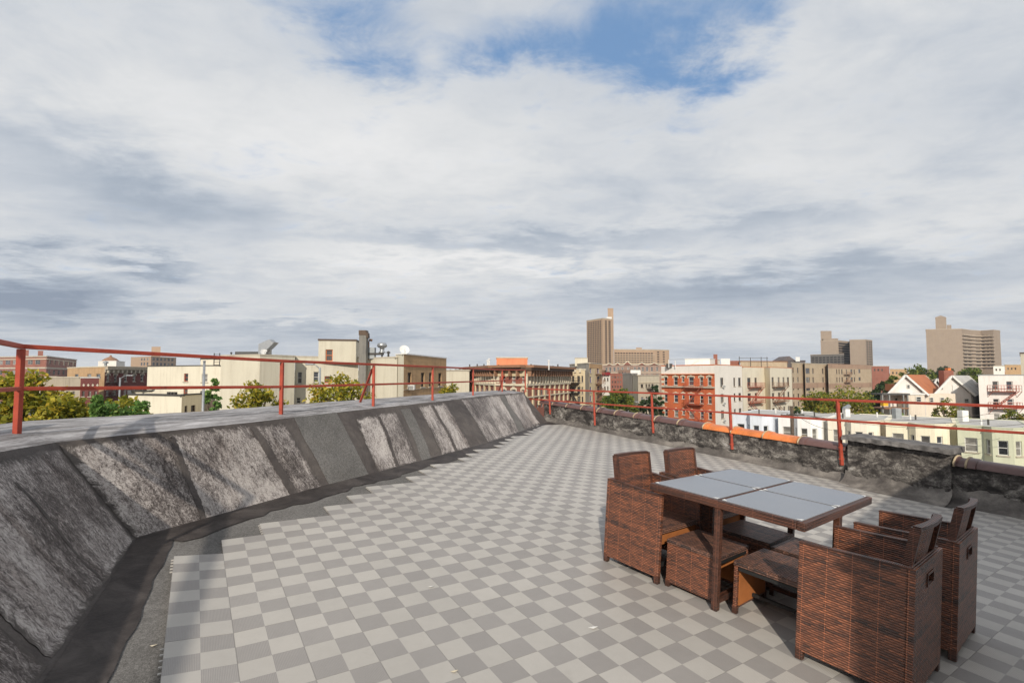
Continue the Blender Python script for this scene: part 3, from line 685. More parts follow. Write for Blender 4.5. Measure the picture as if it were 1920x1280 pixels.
make_chair('armchair','wicker armchair at the far left of the table, mostly only its backrest showing',U3,spot(-.69,.34),'wicker armchairs round the glass table')
make_chair('armchair','large near wicker armchair in the bottom right corner, half of its side panel in shade',-U3,spot(.735,-.415),'wicker armchairs round the glass table')
make_chair('armchair','dark wicker armchair in shade behind the large near one at the far right',-U3,spot(.775,.33),'wicker armchairs round the glass table')
# table
tb=empty('dining_table',spot(-.05,0),'square wicker dining table with four frosted glass panels','table',None,frame_rot(U3))
TX,TY,TZ=.600,.525,.715      # half width across, half length along, height
for a,b in (((-TX,-TY),(TX,-TY)),((TX,-TY),(TX,TY)),((TX,TY),(-TX,TY)),((-TX,TY),(-TX,-TY))):
    mb=MB(); a=Vector((*a,TZ-.027));b=Vector((*b,TZ-.027)); d=(b-a).normalized(); b2=b-d*.046; off=Vector((-d.y,d.x,0))*.023
    mb.bar(a+off,b2+off,.046,.050); mb.build('edge_rail',m_wl,tb,bevel=.006)
mb=MB(); mb.bar((-TX+.047,0,TZ-.024),(TX-.047,0,TZ-.024),.04,.04); mb.build('cross_rail',m_wl,tb)
for q in (-1,1): mb=MB(); mb.bar((0,q*.021,TZ-.024),(0,q*(TY-.047),TZ-.024),.04,.04); mb.build('cross_rail',m_wl,tb)
for sx_ in (-1,1):
    for sy_ in (-1,1):
        mb=MB(); x0,x1=sorted((sx_*.016,sx_*(TX-.028))); y0,y1=sorted((sy_*.016,sy_*(TY-.028)))
        mb.box(x0,y0,TZ-.003,x1,y1,TZ+.004); g=mb.build('glass_panel',m_fglass,tb,bevel=.002)
        for cx,cy,dx,dy in ((x0,y0,1,1),(x1,y0,-1,1),(x1,y1,-1,-1),(x0,y1,1,-1)):
            mb=MB(); z=TZ+.0055; q=[(cx,cy,z),(cx+dx*.036,cy,z),(cx,cy+dy*.036,z)]; mb.poly(q if dx*dy>0 else q[::-1]); mb.poly([(p[0],p[1],z-.001) for p in (q[::-1] if dx*dy>0 else q)]); mb.build('corner_clip',m_wh,g,fixn=False)
for x,y in ((0,-TY+.026),(0,TY-.026),(-TX+.026,0),(TX-.026,0)):
    mb=MB(); mb.box(x-.021,y-.021,0,x+.021,y+.021,TZ-.052); mb.build('leg',m_wl,tb,bevel=.005)
mb=MB(); mb.bar((0,-TY+.05,.06),(0,TY-.05,.06),.036); mb.build('foot_rail',m_wl,tb)
mb=MB(); mb.bar((-TX+.05,0,.064),(TX-.05,0,.064),.036); mb.build('foot_rail',m_wl,tb)
def make_stool(label,fwd,loc,a,b):
    t=empty('footstool',loc,label,'footstool','wicker footstools under the table',frame_rot(fwd)); h=.335
    mb=MB(); mb.box(-a,-b,h-.032,a,b,h); mb.build('seat',m_wt,t,bevel=.007)
    for s in (-1,1):
        mb=MB(); y0,y1=sorted((s*(b-.028),s*(b-.004))); mb.box(-a+.004,y0,.03,a-.004,y1,h-.033); o=mb.build('side_panel',m_wv,t,bevel=.004)
        mb=MB(); y0,y1=sorted((s*(b-.034),s*(b-.0285))); mb.box(-a+.03,y0,.05,a-.03,y1,h-.04); mb.build('lining',m_fab,o)
        for q in (-1,1):
            mb=MB(); x0,x1=sorted((q*(a-.03),q*(a-.002))); y0,y1=sorted((s*(b-.032),s*(b-.002))); mb.box(x0,y0,0,x1,y1,.05); mb.build('leg',m_wl,t)
    for q in (-1,1):
        mb=MB(); mb.bar((q*(a-.016),-b+.035,h-.045),(q*(a-.016),b-.035,h-.045),.022); mb.build('frame_rail',m_blk,t)
    mb=MB(); mb.bar((0,-b+.03,.075),(0,b-.03,.075),.02); mb.build('stretcher',m_blk,t)
    return t
make_stool('wicker footstool left of the near table leg, its closed woven side facing forward',V3,spot(-.25,-.335),.20,.21)
make_stool('wicker footstool right of the near table leg, its open side showing the orange lining',U3,spot(.24,-.295),.215,.215)
make_stool('dark wicker footstool in the shade under the middle of the table, behind the sunny one',V3,spot(-.19,.25),.205,.205)
make_stool('dark wicker footstool farthest back under the table, partly hidden behind the big near armchair',U3,spot(.25,.19),.205,.205)
# ------------------------------------------------------------------ things behind the camera that throw the big shadows
bulk=empty('stair_bulkhead',(1.37,-.93,0),'rendered stair bulkhead with a steel door standing on the roof to the right','bulkhead')
Hb=2.55; A0=Vector((1.87,3.75,0))-Vector((sdir.x,sdir.y,0))/(-sdir.z)*(Hb+.13)
dA=Vector((.755,.656,0)); dB=Vector((.656,-.755,0))
BO=Vector(bulk.location); LB=6.0
m_bulk=wallmat('bulkhead_render',(.42,.38,.33))
q=[A0-BO,A0+dB*3-BO,A0+dB*3+dA*LB-BO,A0+dA*LB-BO]
mb=MB(); mb.hexa([Vector((p.x,p.y,-.5)) for p in q]+[Vector((p.x,p.y,Hb)) for p in q]); mb.build('wall',m_bulk,bulk)
c_=sum(q,Vector())/4
mb=MB(); q2=[c_+(p-c_)*1.012 for p in q]; mb.hexa([Vector((p.x,p.y,Hb)) for p in q2]+[Vector((p.x,p.y,Hb+.06)) for p in q2]); mb.build('coping',m_clayb,bulk)
mb=MB(); a=A0-BO+dA*.6-dB*.02; b=a+dA*.9; mb.hexa([Vector((p.x,p.y,-.0)) for p in (a,b,b+dB*.03,a+dB*.03)]+[Vector((p.x,p.y,2.05)) for p in (a,b,b+dB*.03,a+dB*.03)]); mb.build('door',plain('door_paint',(.10,.10,.11),.5),bulk)
fr=empty('shadow_bar_frame',(-2.6,-1.6,0),'unseen steel pipe frame with long level bars, added to cast the streak shadows','frame')  # caster added out of view, its bars set to throw the floor streaks
FO=Vector(fr.location); sh=Vector((sdir.x,sdir.y,0))/(-sdir.z)
for k2,(a,b,zz) in enumerate((((-1.52,2.25),(-3.75,6.1),2.7),((-2.22,2.0),(-4.15,5.3),2.7))):
    p=Vector((*a,0))-sh*(zz-.1); q=Vector((*b,0))-sh*(zz-.6); d=(q-p).normalized()
    p2=p-d*1.2; mb=MB(); mb.tube([Vector((p2.x,p2.y,zz))-FO,Vector((q.x,q.y,zz))-FO],.055,10); mb.build('bar',m_blk,fr,smooth=True)
    mb=MB(); p3=p2-d*.1; mb.tube([Vector((p2.x,p2.y,-.1))-FO,Vector((p2.x,p2.y,zz))-FO],.04,10); mb.build('post',m_blk,fr,smooth=True)
# ================================================================== the city
GZ=-13.0
mb=MB(); mb.quad((-2500,-400,GZ),(2500,-400,GZ),(2500,4500,GZ),(-2500,4500,GZ))
mb.build('ground',wallmat('city_ground',(.11,.11,.10),.2),kind='structure')
def road(a,b,w,z=.004,name='road'):
    a=Vector((*a,GZ+z));b=Vector((*b,GZ+z)); d=(b-a).normalized(); n=Vector((-d.y,d.x,0))*w/2
    mb=MB(); mb.quad(a-n,b-n,b+n,a+n); return mb.build(name,m_road if name=='road' else m_walk,kind='structure')
m_road=plain('asphalt',(.055,.055,.056),.85,var=.3,ns=1.5); m_walk=plain('concrete_pavement',(.30,.29,.27),.85,var=.25,ns=1)
m_pane=[M('window_glass_%d'%i,(lambda c: (lambda k:(k.col(k.ramp(k.noise(k.tc.outputs['Object'],1.3,3),[(.35,mul(c,.6)),(.7,mul(c,1.5))])),setattr(k.bs.inputs['Roughness'],'default_value',.12),setattr(k.bs.inputs['Specular IOR Level'],'default_value',.5))))(c)) for i,c in enumerate([(.035,.04,.045),(.09,.085,.08),(.02,.022,.025),(.22,.21,.19),(.06,.065,.08)])]
m_fw=plain('white_frame',(.62,.61,.57),.6,var=.12); m_fb=plain('brown_frame',(.10,.065,.045),.6); m_fo=plain('orange_frame',(.62,.20,.08),.6); m_fg=plain('grey_frame',(.25,.25,.24),.6); m_fblue=plain('blue_frame',(.08,.10,.35),.5)
m_roofd=wallmat('roofing_felt',(.09,.088,.086),.2); m_roofl=wallmat('silver_roofing',(.46,.45,.43),.4,(.30,.29,.28)); m_conc=wallmat('pale_stone_trim',(.46,.41,.33),.5); m_trim=plain('cream_trim',(.62,.55,.42),.7)
m_iron_r=plain('red_iron',(.40,.10,.055),.6); m_iron_b=plain('dark_iron',(.06,.055,.05),.6); m_iron_t=plain('rusty_iron',(.28,.15,.09),.7); m_galv=plain('galvanised_steel',(.42,.43,.44),.35,.7,var=.25,ns=8); m_wht=plain('white_render',(.72,.71,.68),.7); m_met=plain('grey_metal',(.32,.34,.35),.5,.2)
_wc={}
def window(parent,O,P,nrm,w,h,frame,style=0,depth=.12,pane=None):
    """P: middle of the sill line on the wall face"""
    key=(round(w,2),round(h,2),frame.name,style)
    pn=pane if pane is not None else rnd.choice([0,1,1,2,3,4,3,0])
    if key not in _wc:
        m1=MB(); t=min(.07,w*.12); y0,y1=-.02,.05
        m1.box(-w/2,y0,0,-w/2+t,y1,h); m1.box(w/2-t,y0,0,w/2,y1,h); m1.box(-w/2+t,y0,h-t,w/2-t,y1,h); m1.box(-w/2+t,y0,0,w/2-t,y1,t)
        if style!=3: m1.box(-w/2+t,y0+.012,h*.5-t*.4,w/2-t,y1+.006,h*.5+t*.4)
        if style==2: m1.box(-t*.4,y0+.02,t,t*.4,y1+.004,h-t)
        _wc[key]=(m1,None)
        o=m1.build('window',frame,None); _wc[key]=o.data
        bpy.data.objects.remove(o)
    me=_wc[key]; o=link(bpy.data.objects.new('window',me)); o.parent=parent
    ang=math.atan2(nrm.y,nrm.x)-math.pi/2
    o.location=P-O-nrm*depth; o.rotation_euler=(0,0,ang)
    k2=('p',round(w,2),round(h,2),pn)
    if k2 not in _wc:
        m2=MB(); m2.box(-w/2+.01,-.03,.01,w/2-.01,-.022,h-.01); q=m2.build('pane',m_pane[pn],None); _wc[k2]=q.data; bpy.data.objects.remove(q)
    p=link(bpy.data.objects.new('pane',_wc[k2])); p.parent=o
    return o
class Bld:
    """a building on plan points given left to right as seen from the roof; the last side is closed behind"""
    def __init__(s,name,label,cat,pts,zt,wall,group=None,back=None,roofm=None,z0=GZ,par=.35):
        s.P=[Vector((p[0],p[1])) for p in pts]; s.zt=zt; s.z0=z0; s.wall=wall
        s.root=empty(name,(s.P[0].x,s.P[0].y,z0),label,cat,group); s.O=Vector(s.root.location)
        n=len(s.P)
        far=lambda p:p*(1+13/p.y)      # closing side set behind, so that it hides behind the front
        if n==2 and back!='far':
            d=(s.P[1]-s.P[0]).normalized(); nn=Vector((-d.y,d.x))
            if nn.y<0: nn=-nn
            b=back or 12; s.B=[s.P[1]+nn*b,s.P[0]+nn*b]
        elif n==3 and back!='far': s.B=[s.P[0]+s.P[-1]-s.P[1]]
        else: s.B=[far(s.P[-1]),far(s.P[0])]
        s.holes={i:[] for i in range(n-1)}; s.roofm=roofm or m_roofd; s.par=par
        s.walls={}
    def u_px(s,i,px):
        a,b=s.P[i],s.P[i+1]; t=(px-960)/F   # x=t*y
        d=b-a; den=d.x-t*d.y; k=(t*a.y-a.x)/den; return k*d.length
    def Yat(s,i,u): a,b=s.P[i],s.P[i+1]; return (a+(b-a).normalized()*u).y
    def z_px(s,i,px,py): u=s.u_px(i,px); return zat_c(px,py,s.Yat(i,u))
    def add_wins(s,i,cols,rows,pref,frame=None,style=0,panes=None,pitch=None,extra=0,arch=False,sill=True,lint=None):
        """cols: (left px,right px); rows: (top py,bottom py) read at column pref"""
        rows=list(rows)
        zs=[(s.z_px(i,pref,b),s.z_px(i,pref,t)) for t,b in rows]
        if extra and len(zs)>1:
            dz=zs[-1][0]-zs[-2][0]
            for k in range(extra): zs.append((zs[-1][0]+dz,zs[-1][1]+dz))
        for ci,c in enumerate(cols):
            u0,u1=sorted((s.u_px(i,c[0]),s.u_px(i,c[1])))
            for (za,zb) in zs: s.holes[i].append((u0,u1,za,zb,frame or m_fb,style,sill,lint))
    def finish(s,mats=None,coping=None,cop_h=.18,cop_o=.08,roof=True,bands=()):
        n=len(s.P); allp=s.P+s.B; m=len(allp); mb=MB(); 
        for i in range(m):
            a,b=allp[i],allp[(i+1)%m]
            if i<n-1: 
                wm=MB(); s._facade(wm,i,a,b); o=wm.build('wall',(mats or {}).get(i,s.wall),s.root,fixn=False); s.walls[i]=o
            else:
                mb.quad((a.x-s.O.x,a.y-s.O.y,0),(b.x-s.O.x,b.y-s.O.y,0),(b.x-s.O.x,b.y-s.O.y,s.zt-s.z0),(a.x-s.O.x,a.y-s.O.y,s.zt-s.z0))
        mb.build('wall',s.wall,s.root,fixn=False)
        if roof:
            r=MB(); zr=s.zt-s.z0-s.par; r.poly([(p.x-s.O.x,p.y-s.O.y,zr) for p in allp]); r.build('roof',s.roofm,s.root,fixn=False)
        for i in range(m):
            a,b=allp[i],allp[(i+1)%m]; cm=coping or s.wall
            d=(b-a).normalized(); nn=Vector((d.y,-d.x)); z=s.zt-s.z0
            q=[a+nn*cop_o-d*cop_o-s.O.xy,b+nn*cop_o+d*cop_o-s.O.xy,b-nn*.25+d*cop_o*.9-s.O.xy,a-nn*.25-d*cop_o*.9-s.O.xy]
            dz=.003*i
            c=MB(); c.hexa([Vector((p.x,p.y,z-.02-dz)) for p in q]+[Vector((p.x,p.y,z+cop_h-dz)) for p in q]); c.build('coping',cm,s.root)
        # windows in their openings
        for i in range(n-1):
            a,b=s.P[i],s.P[i+1]; d=(b-a).normalized(); nn=Vector((d.y,-d.x,0))
            for (u0,u1,za,zb,fr,st,sill,lint) in s.holes[i]:
                if u1-u0<.15: continue
                p=a+d*(u0+u1)/2; w=window(s.root,s.O,Vector((p.x,p.y,za)),nn,(u1-u0),zb-za,fr,st,.14)
                if sill or lint:
                    L=(u1-u0)/2+.1
                    sm=MB()
                    if sill: sm.box(-L,.10,-.12,L,.22,-.004)
                    if sill: so_=sm.build('sill',m_conc,w)
                    if lint:
                        sm=MB(); H_=zb-za; sm.box(-L,.13,H_+.02,L,.22,H_+.22); sm.box(-L-.12,.13,H_-.25,-L+.02,.21,H_+.16); sm.box(L-.02,.13,H_-.25,L+.12,.21,H_+.16); sm.box(-.18,.13,H_+.221,.18,.25,H_+.36); sm.build('window_hood',lint,w)
        return s
    def _facade(s,wm,i,a,b):
        d=(b-a); L=d.length; d=d/L; nn=Vector((d.y,-d.x))
        hs=[(max(h[0],.05),min(h[1],L-.05),h[2]-s.z0,h[3]-s.z0) for h in s.holes[i]]; H_=s.zt-s.z0
        us=sorted(set([0,L]+[round(h[k],3) for h in hs for k in (0,1)])); zs=sorted(set([0,H_]+[round(h[k],3) for h in hs for k in (2,3)]))
        def P(u,z,o=0.): p=a+d*u-nn*o-s.O.xy; return (p.x,p.y,z)
        for j in range(len(zs)-1):
            if zs[j+1]>H_+.001: continue
            run=None
            for k in range(len(us)-1):
                uc=(us[k]+us[k+1])/2; zc=(zs[j]+zs[j+1])/2
                hole=any(h[0]<uc<h[1] and h[2]<zc<h[3] for h in hs)
                if not hole:
                    if run is None: run=us[k]
                if (hole or k==len(us)-2) and run is not None:
                    e=us[k] if hole else us[k+1]; wm.quad(P(run,zs[j]),P(e,zs[j]),P(e,zs[j+1]),P(run,zs[j+1])); run=None
        for h in hs:
            o=.2; u0,u1,z0,z1=h
            wm.quad(P(u0,z0),P(u0,z0,o),P(u0,z1,o),P(u0,z1)); wm.quad(P(u1,z0,o),P(u1,z0),P(u1,z1),P(u1,z1,o))
            wm.quad(P(u0,z1),P(u0,z1,o),P(u1,z1,o),P(u1,z1)); wm.quad(P(u0,z0,o),P(u0,z0),P(u1,z0),P(u1,z0,o))
            wm.quad(P(u0,z0,o),P(u1,z0,o),P(u1,z1,o),P(u0,z1,o))
    def strip(s,i,name,mat,z0,z1,proud,u0=0,u1=None,deep=0.02,parent=None,label=None):
        a,b=s.P[i],s.P[i+1]; L=(b-a).length; d=(b-a)/L; nn=Vector((d.y,-d.x)); u1=L if u1 is None else u1
        p=a+d*u0; q=a+d*u1; m_=MB(); c=[p+nn*proud-s.O.xy,q+nn*proud-s.O.xy,q-nn*deep-s.O.xy,p-nn*deep-s.O.xy]
        m_.hexa([Vector((w.x,w.y,z0-s.z0)) for w in c]+[Vector((w.x,w.y,z1-s.z0)) for w in c]); o=m_.build(name,mat,parent or s.root)
        if label: o['label']=label
        return o
    def face_pt(s,i,u,z,o=0.):
        a,b=s.P[i],s.P[i+1]; d=(b-a).normalized(); nn=Vector((d.y,-d.x)); p=a+d*u+nn*o; return Vector((p.x,p.y,z))
    def fire_escape(s,i,u0,u1,zs,mat,dep=.95):
        root=None
        o0=MB(); a=s.face_pt(i,u0,zs[0])-s.O; 
        for k,z in enumerate(zs):
            m_=MB(); A=s.face_pt(i,u0,z,.05)-s.O;B=s.face_pt(i,u1,z,.05)-s.O;C=s.face_pt(i,u1,z,dep)-s.O;D=s.face_pt(i,u0,z,dep)-s.O
            up=Vector((0,0,.05)); m_.hexa([A,B,C,D] + [q+up for q in (A,B,C,D)])
            for q0,q1 in ((A,D),(D,C),(C,B)):
                for h in (.45,.9): m_.bar(q0+Vector((0,0,h)),q1+Vector((0,0,h)),.05)
                n=max(2,int((q1-q0).length/.35))
                for j in range(n+1): q=q0.lerp(q1,j/n); m_.bar(q,q+Vector((0,0,.9)),.03)
            for q in (A,B):
                e=D if q is A else C; m_.bar(q+Vector((0,0,-.8)),e,.05)
            lnd=m_.build('fire_escape',mat,s.root)
            if k+1<len(zs):
                m2=MB(); z2=zs[k+1]
                ua,ub=(u0+.3,u1-.3) if k%2==0 else (u1-.3,u0+.3)
                for off in (.35,.8): m2.bar(s.face_pt(i,ua,z2,off)-s.O,s.face_pt(i,ub,z,off)-s.O,.07)
                for j in range(1,9): p=s.face_pt(i,ua+(ub-ua)*j/9,z2+(z-z2)*j/9,.35)-s.O; q=s.face_pt(i,ua+(ub-ua)*j/9,z2+(z-z2)*j/9,.8)-s.O; m2.bar(p,q,.05)
                m2.build('escape_stair',mat,lnd)
def zat_c(px,py,Y): return at(px,py,Y).z
def ac(s,i,px,py):
    u=s.u_px(i,px); z=s.z_px(i,px,py); p=s.face_pt(i,u,z,.18)-s.O; m_=MB(); m_.box(p.x-.3,p.y-.28,p.z-.2,p.x+.3,p.y+.2,p.z+.2); o=m_.build('air_conditioner',m_wht,s.root,bevel=.02)
    g=MB(); g.box(p.x-.24,p.y-.295,p.z-.15,p.x+.24,p.y-.281,p.z+.15); g.build('grille',m_fg,o)
def rbox(s,name,mat,px0,px1,Y,pyt,depth,zb=None,cop=None,label=None):
    """a box part standing on the roof"""
    a=plan(px0,Y); b=plan(px1,Y); zt=zat(pyt,Y); z0=(s.zt-.4) if zb is None else zb
    q=[a,b,b*(1+depth/Y),a*(1+depth/Y)]; q=[w-s.O.xy for w in q]; m_=MB(); m_.hexa([(w.x,w.y,z0-s.z0) for w in q]+[(w.x,w.y,zt-s.z0) for w in q]); o=m_.build(name,mat,s.root)
    if cop:
        cc=sum(q,Vector((0,0)))/4; q=[w+(w-cc).normalized()*.12 for w in q]; c=MB(); c.hexa([(w.x,w.y,zt-s.z0) for w in q]+[(w.x,w.y,zt-s.z0+.12) for w in q]); c.build('coping',cop,o)
    if label: o['label']=label
    return o
def rpipe(s,px,Y,pyt,r,mat,name='vent_pipe',hood=True,zb=None):
    p=plan(px,Y); zt=zat(pyt,Y); z0=(s.zt-.4) if zb is None else zb
    m_=MB(); q=Vector((p.x-s.O.x,Y-s.O.y,0)); m_.tube([q+Vector((0,0,z0-s.z0)),q+Vector((0,0,zt-s.z0))],r,8)
    o=m_.build(name,mat,s.root,smooth=False)
    if hood:
        h=MB(); h.lathe([(.01,.0),(r*1.9,.0),(r*1.9,r*1.2),(.01,r*2.2)],8,q+Vector((0,0,zt-s.z0))); h.build('vent_cap',mat,o)
    return o
P=plan
W_cream=wallmat('cream_stucco',(.60,.55,.435),.55,(.52,.47,.37)); W_cream2=wallmat('pale_cream_stucco',(.67,.62,.50),.45,(.60,.55,.44)); W_grey=wallmat('grey_render',(.36,.33,.29),.5,(.27,.25,.22))
W_tan=wallmat('tan_brick',(.50,.33,.18),.4,brick=True); W_dred=wallmat('dark_red_brick',(.15,.045,.04),.4,brick=True); W_red=wallmat('painted_orange_red_brick',(.58,.15,.06),.5,(.46,.11,.05),brick=True)
W_mred=wallmat('red_brown_brick',(.30,.12,.085),.4,brick=True); W_beige=wallmat('beige_brick',(.50,.40,.28),.5,(.42,.33,.23),brick=True); W_tower=wallmat('tan_tower_brick',(.40,.28,.19),.25,(.36,.25,.17)); W_tower2=wallmat('greyish_brown_tower_brick',(.30,.235,.18),.2,(.27,.21,.165))
W_band=wallmat('brown_band_brick',(.36,.24,.17),.4); W_stone=wallmat('yellow_stone',(.60,.50,.33),.5); W_white=wallmat('white_stucco',(.74,.70,.64),.35,(.66,.63,.57)); W_brown=wallmat('brown_stone',(.36,.31,.24),.6,(.28,.24,.19))
Z=zat
# ---- left side, far to near
b=Bld('institution_building','long red brick institution with pale stone bands and two square chimneys at far left','building',[P(-70,290),P(87,270),P(143,330)],Z(669,272),W_mred)
b.add_wins(0,[(x,x+9) for x in range(-60,80,14)],[(675,683),(694,702)],60,m_fw,2,sill=False); b.add_wins(1,[(91+9*i,95+9*i) for i in range(6)],[(675,684),(694,702)],110,m_fg,0,sill=False)
b.finish(coping=m_conc,cop_h=.6,cop_o=.3)
for i in (0,1): b.strip(i,'stone_band',m_conc,Z(691,270),Z(688,270),.25); b.strip(i,'stone_band',m_trim,Z(673.5,270),Z(672,270),.3)
rbox(b,'chimney',W_mred,42,53,285,656,3,cop=m_conc); rbox(b,'chimney',W_mred,70,80,285,657.5,3,cop=m_conc)
b=Bld('warehouse','low white roofed block with a small round dome on its roof, far left','building',[P(184,230),P(218,225),P(234,240)],Z(677,228),W_white); b.finish(coping=m_wht)
m_=MB(); c=P(207,236); m_.lathe([(3.6,0),(3.5,.6),(2.2,1.8),(.6,2.6),(.3,3.4),(0.02,3.5)],14,(c.x-b.O.x,236-b.O.y,b.zt-b.z0-.2)); m_.build('dome',m_iron_t,b.root,smooth=True)
b=Bld('apartment_block','far tan brick block with a square lift tower, above the dark cornice building','building',[P(245,420),P(262,412),P(283,400),P(330,430)],Z(669,410),W_tower)
b.add_wins(1,[(264,267),(269,272),(275,278)],[(671,676),(679,685)],270,m_fb,3,sill=False); b.add_wins(2,[(286+7*i,290+7*i) for i in range(6)],[(671,676),(680,685)],300,m_fb,3,sill=False); b.finish()
rbox(b,'lift_tower',W_tower,283,300,415,650,8,cop=m_conc)
b=Bld('low_building','weathered grey brown flat fronted building with a stepped parapet behind the yellow trees','building',[P(70,84),P(152,80)],Z(708,82),W_brown,back='far')
b.add_wins(0,[(x,x+5) for x in (91,103,114,126,138)],[(733,742),(754,762)],110,m_fb,extra=1); b.finish(coping=m_conc)
b.strip(0,'parapet_step',W_brown,Z(708,82),Z(705,82),.02,3.2,5.6,.3); b.strip(0,'stone_course',m_conc,Z(726.5,82),Z(725,82),.12)
ac(b,0,106,745)
b=Bld('corner_shop_building','narrow dark red brick building with pale diamonds under its parapet','building',[P(152.5,80),P(187,80)],Z(708.5,80),W_dred,back='far')
b.add_wins(0,[(156,161),(168,173),(179,184)],[(733,743),(754,763)],165,m_fb,extra=1); b.finish(coping=m_roofl)
for k in range(4): 
    u=.6+.75*k; m_=MB(); p=b.face_pt(0,u,Z(722,80),.06)-b.O; m_.poly([p+Vector((-.22,0,0)),p+Vector((0,0,-.28)),p+Vector((.22,0,0)),p+Vector((0,0,.28))]); m_.build('stone_diamond',m_conc,b.root)
b=Bld('tenement','tall tenement with tan side wall, dark red brick front and heavy bracketed cornice','building',[P(127,112),P(197,98),P(278,108)],Z(688,100),W_tan)
b.add_wins(0,[(141,148),(164,172),(181,189)],[(701,709)],165,m_fg,3); b.add_wins(1,[(201+c,206+c) for c in (0,14,33,49,64)],[(702,715),(728,740)],240,m_fw,extra=2,lint=m_conc)
b.finish(mats={1:W_dred},coping=m_trim)
b.strip(1,'cornice',W_brown,Z(693,100),Z(687,100),.7); b.strip(1,'frieze',W_brown,Z(698,100),Z(693,100),.2)
for k in range(9): b.strip(1,'bracket',m_conc,Z(699,100),Z(692.9,100),.55,.3+1.0*k,.6+1.0*k)
b.fire_escape(1,.8,3.2,[Z(716,100),Z(741,100)],m_iron_b)
rpipe(b,198,101,681,.25,m_met)
b=Bld('apartment_building','pale stained cream apartment building with a stepped roof and one red window','building',[P(277,64),P(376,60),P(415,60)],Z(686,61),W_cream2,back='far')
b.add_wins(0,[(345.5,353.5)],[(700,715),(729,743)],349,m_iron_r); b.add_wins(1,[(379,390)],[(701,716)],385,m_fw); b.finish(coping=m_iron_b,cop_h=.1,cop_o=.04)
rbox(b,'stair_penthouse',W_cream2,376,430,62,673,8,cop=m_iron_b); 
p_=P(410,61); m_=MB(); q=Vector((p_.x-b.O.x,60.6-b.O.y,0)); 
for dx in (-.35,.35): m_.bar(q+Vector((dx,0,Z(686,61)-b.z0)),q+Vector((dx,0,Z(662,61)-b.z0)),.08)
for k in range(5): zz=Z(684,61)-b.z0+k*.33; m_.bar(q+Vector((-.35,0,zz)),q+Vector((.35,0,zz)),.05)
m_.build('roof_ladder',m_iron_b,b.root)
b=Bld('rear_extension','low cream stuccoed extension with a battlemented dark coping, in front of the pale apartment building','building',[P(243,50),P(343,47),P(344.5,49),P(382,52)],Z(741,48.5),W_cream2,back='far')
b.add_wins(2,[(349,354),(361,369)],[(760,772)],358,m_fb,extra=1); b.finish(coping=m_iron_b,cop_h=.12)
for px in (317,323,329): u=b.u_px(0,px); b.strip(0,'merlon',m_iron_b,Z(741,48.5),Z(734,48.5),.04,u-.13,u+.13,.2)
# near left cream building
W_cr3=wallmat('warm_cream_stucco',(.56,.52,.42),.5,(.49,.45,.36),bump=.25)
b=Bld('stucco_building','big cream stuccoed building with roof cowl, satellite dishes and a windowed recess','building',[P(414,40),P(487,38.5),P(553,41)],Z(667,39.5),W_cr3,back='far',roofm=m_roofl)
b.finish(coping=m_conc,cop_h=.1,cop_o=.03)
rbox(b,'tar_tank',m_roofd,440,486,42,659,3,zb=b.zt-.5); m_=MB()
p_=at(492,660,42)
def cowl(b,px,Y,py0,py1):
    a=at(px-8,py0,Y)-b.O; s_=.85
    m_=MB(); x=a.x;y=a.y; z0=b.zt-b.z0-.3; z1=at(px,py1,Y).z-b.z0
    pr=[(x,z0),(x+.75,z0),(x+.75,z0+.9*(z1-z0)*.62),(x+1.25,z1-.25),(x+.9,z1+.05),(x,z1-.35)]
    n=len(pr); 
    i=len(m_.v); m_.v+=[(q[0],y,q[1]) for q in pr]+[(q[0],y+.8,q[1]) for q in pr]
    m_.f.append(tuple(range(n))[::-1]); m_.f.append(tuple(range(n,2*n)))
    for k in range(n): m_.f.append((k,(k+1)%n,(k+1)%n+n,k+n))
    m_.mi+= [0]*(n+2); o=m_.build('roof_cowl',m_galv,b.root)
    g=MB(); g.hexa([(x+.74,y-.02,z0+.9*(z1-z0)*.62),(x+.80,y-.02,z0+.9*(z1-z0)*.62),(x+.80,y+.82,z0+.9*(z1-z0)*.62),(x+.74,y+.82,z0+.9*(z1-z0)*.62),(x+1.26,y-.02,z1-.2),(x+1.35,y-.02,z1-.2),(x+1.35,y+.82,z1-.2),(x+1.26,y+.82,z1-.2)]); g.build('cowl_flap',m_galv,o)
cowl(b,492,41,666,637)
def dish(s,px,py,Y,r,az_,mat):
    c=at(px,py,Y)-s.O; m_=MB(); n=16
    ax=Vector((math.sin(az_),-math.cos(az_)*.8,.5)).normalized(); u=ax.cross(Vector((0,0,1))).normalized(); v=u.cross(ax)
    for k in range(5):
        rr=r*k/4
        for j in range(n): t=2*math.pi*j/n; m_.v.append(tuple(c+(u*math.cos(t)+v*math.sin(t))*max(rr,.001)+ax*(.22*r*(k/4)**2)))
    for k in range(4):
        for j in range(n): m_.f.append((k*n+j,k*n+(j+1)%n,(k+1)*n+(j+1)%n,(k+1)*n+j)); m_.mi.append(0)
    o=m_.build('satellite_dish',mat,s.root,smooth=True,fixn=False)
    m2=MB(); m2.bar(c,Vector((c.x,c.y,s.zt-s.z0-.3)),.05); m2.bar(c-v*r*.9,c+ax*.45*r*2,.025); m2.build('dish_mast',m_met,o)
dish(b,495,661,40.5,.30,R(40),m_wht); dish(b,503,661,40.2,.27,R(-30),m_iron_b)
for px,py in ((516,667),(433,662)): rpipe(b,px,42,py,.05,m_iron_b)
b=Bld('stucco_building','tall cream stucco building with a penthouse tower, orange framed windows and dark flue','building',[P(553.5,46),P(553.9,42.5),P(672,44.5)],Z(669.5,43),W_cr3,back='far',roofm=m_roofl)
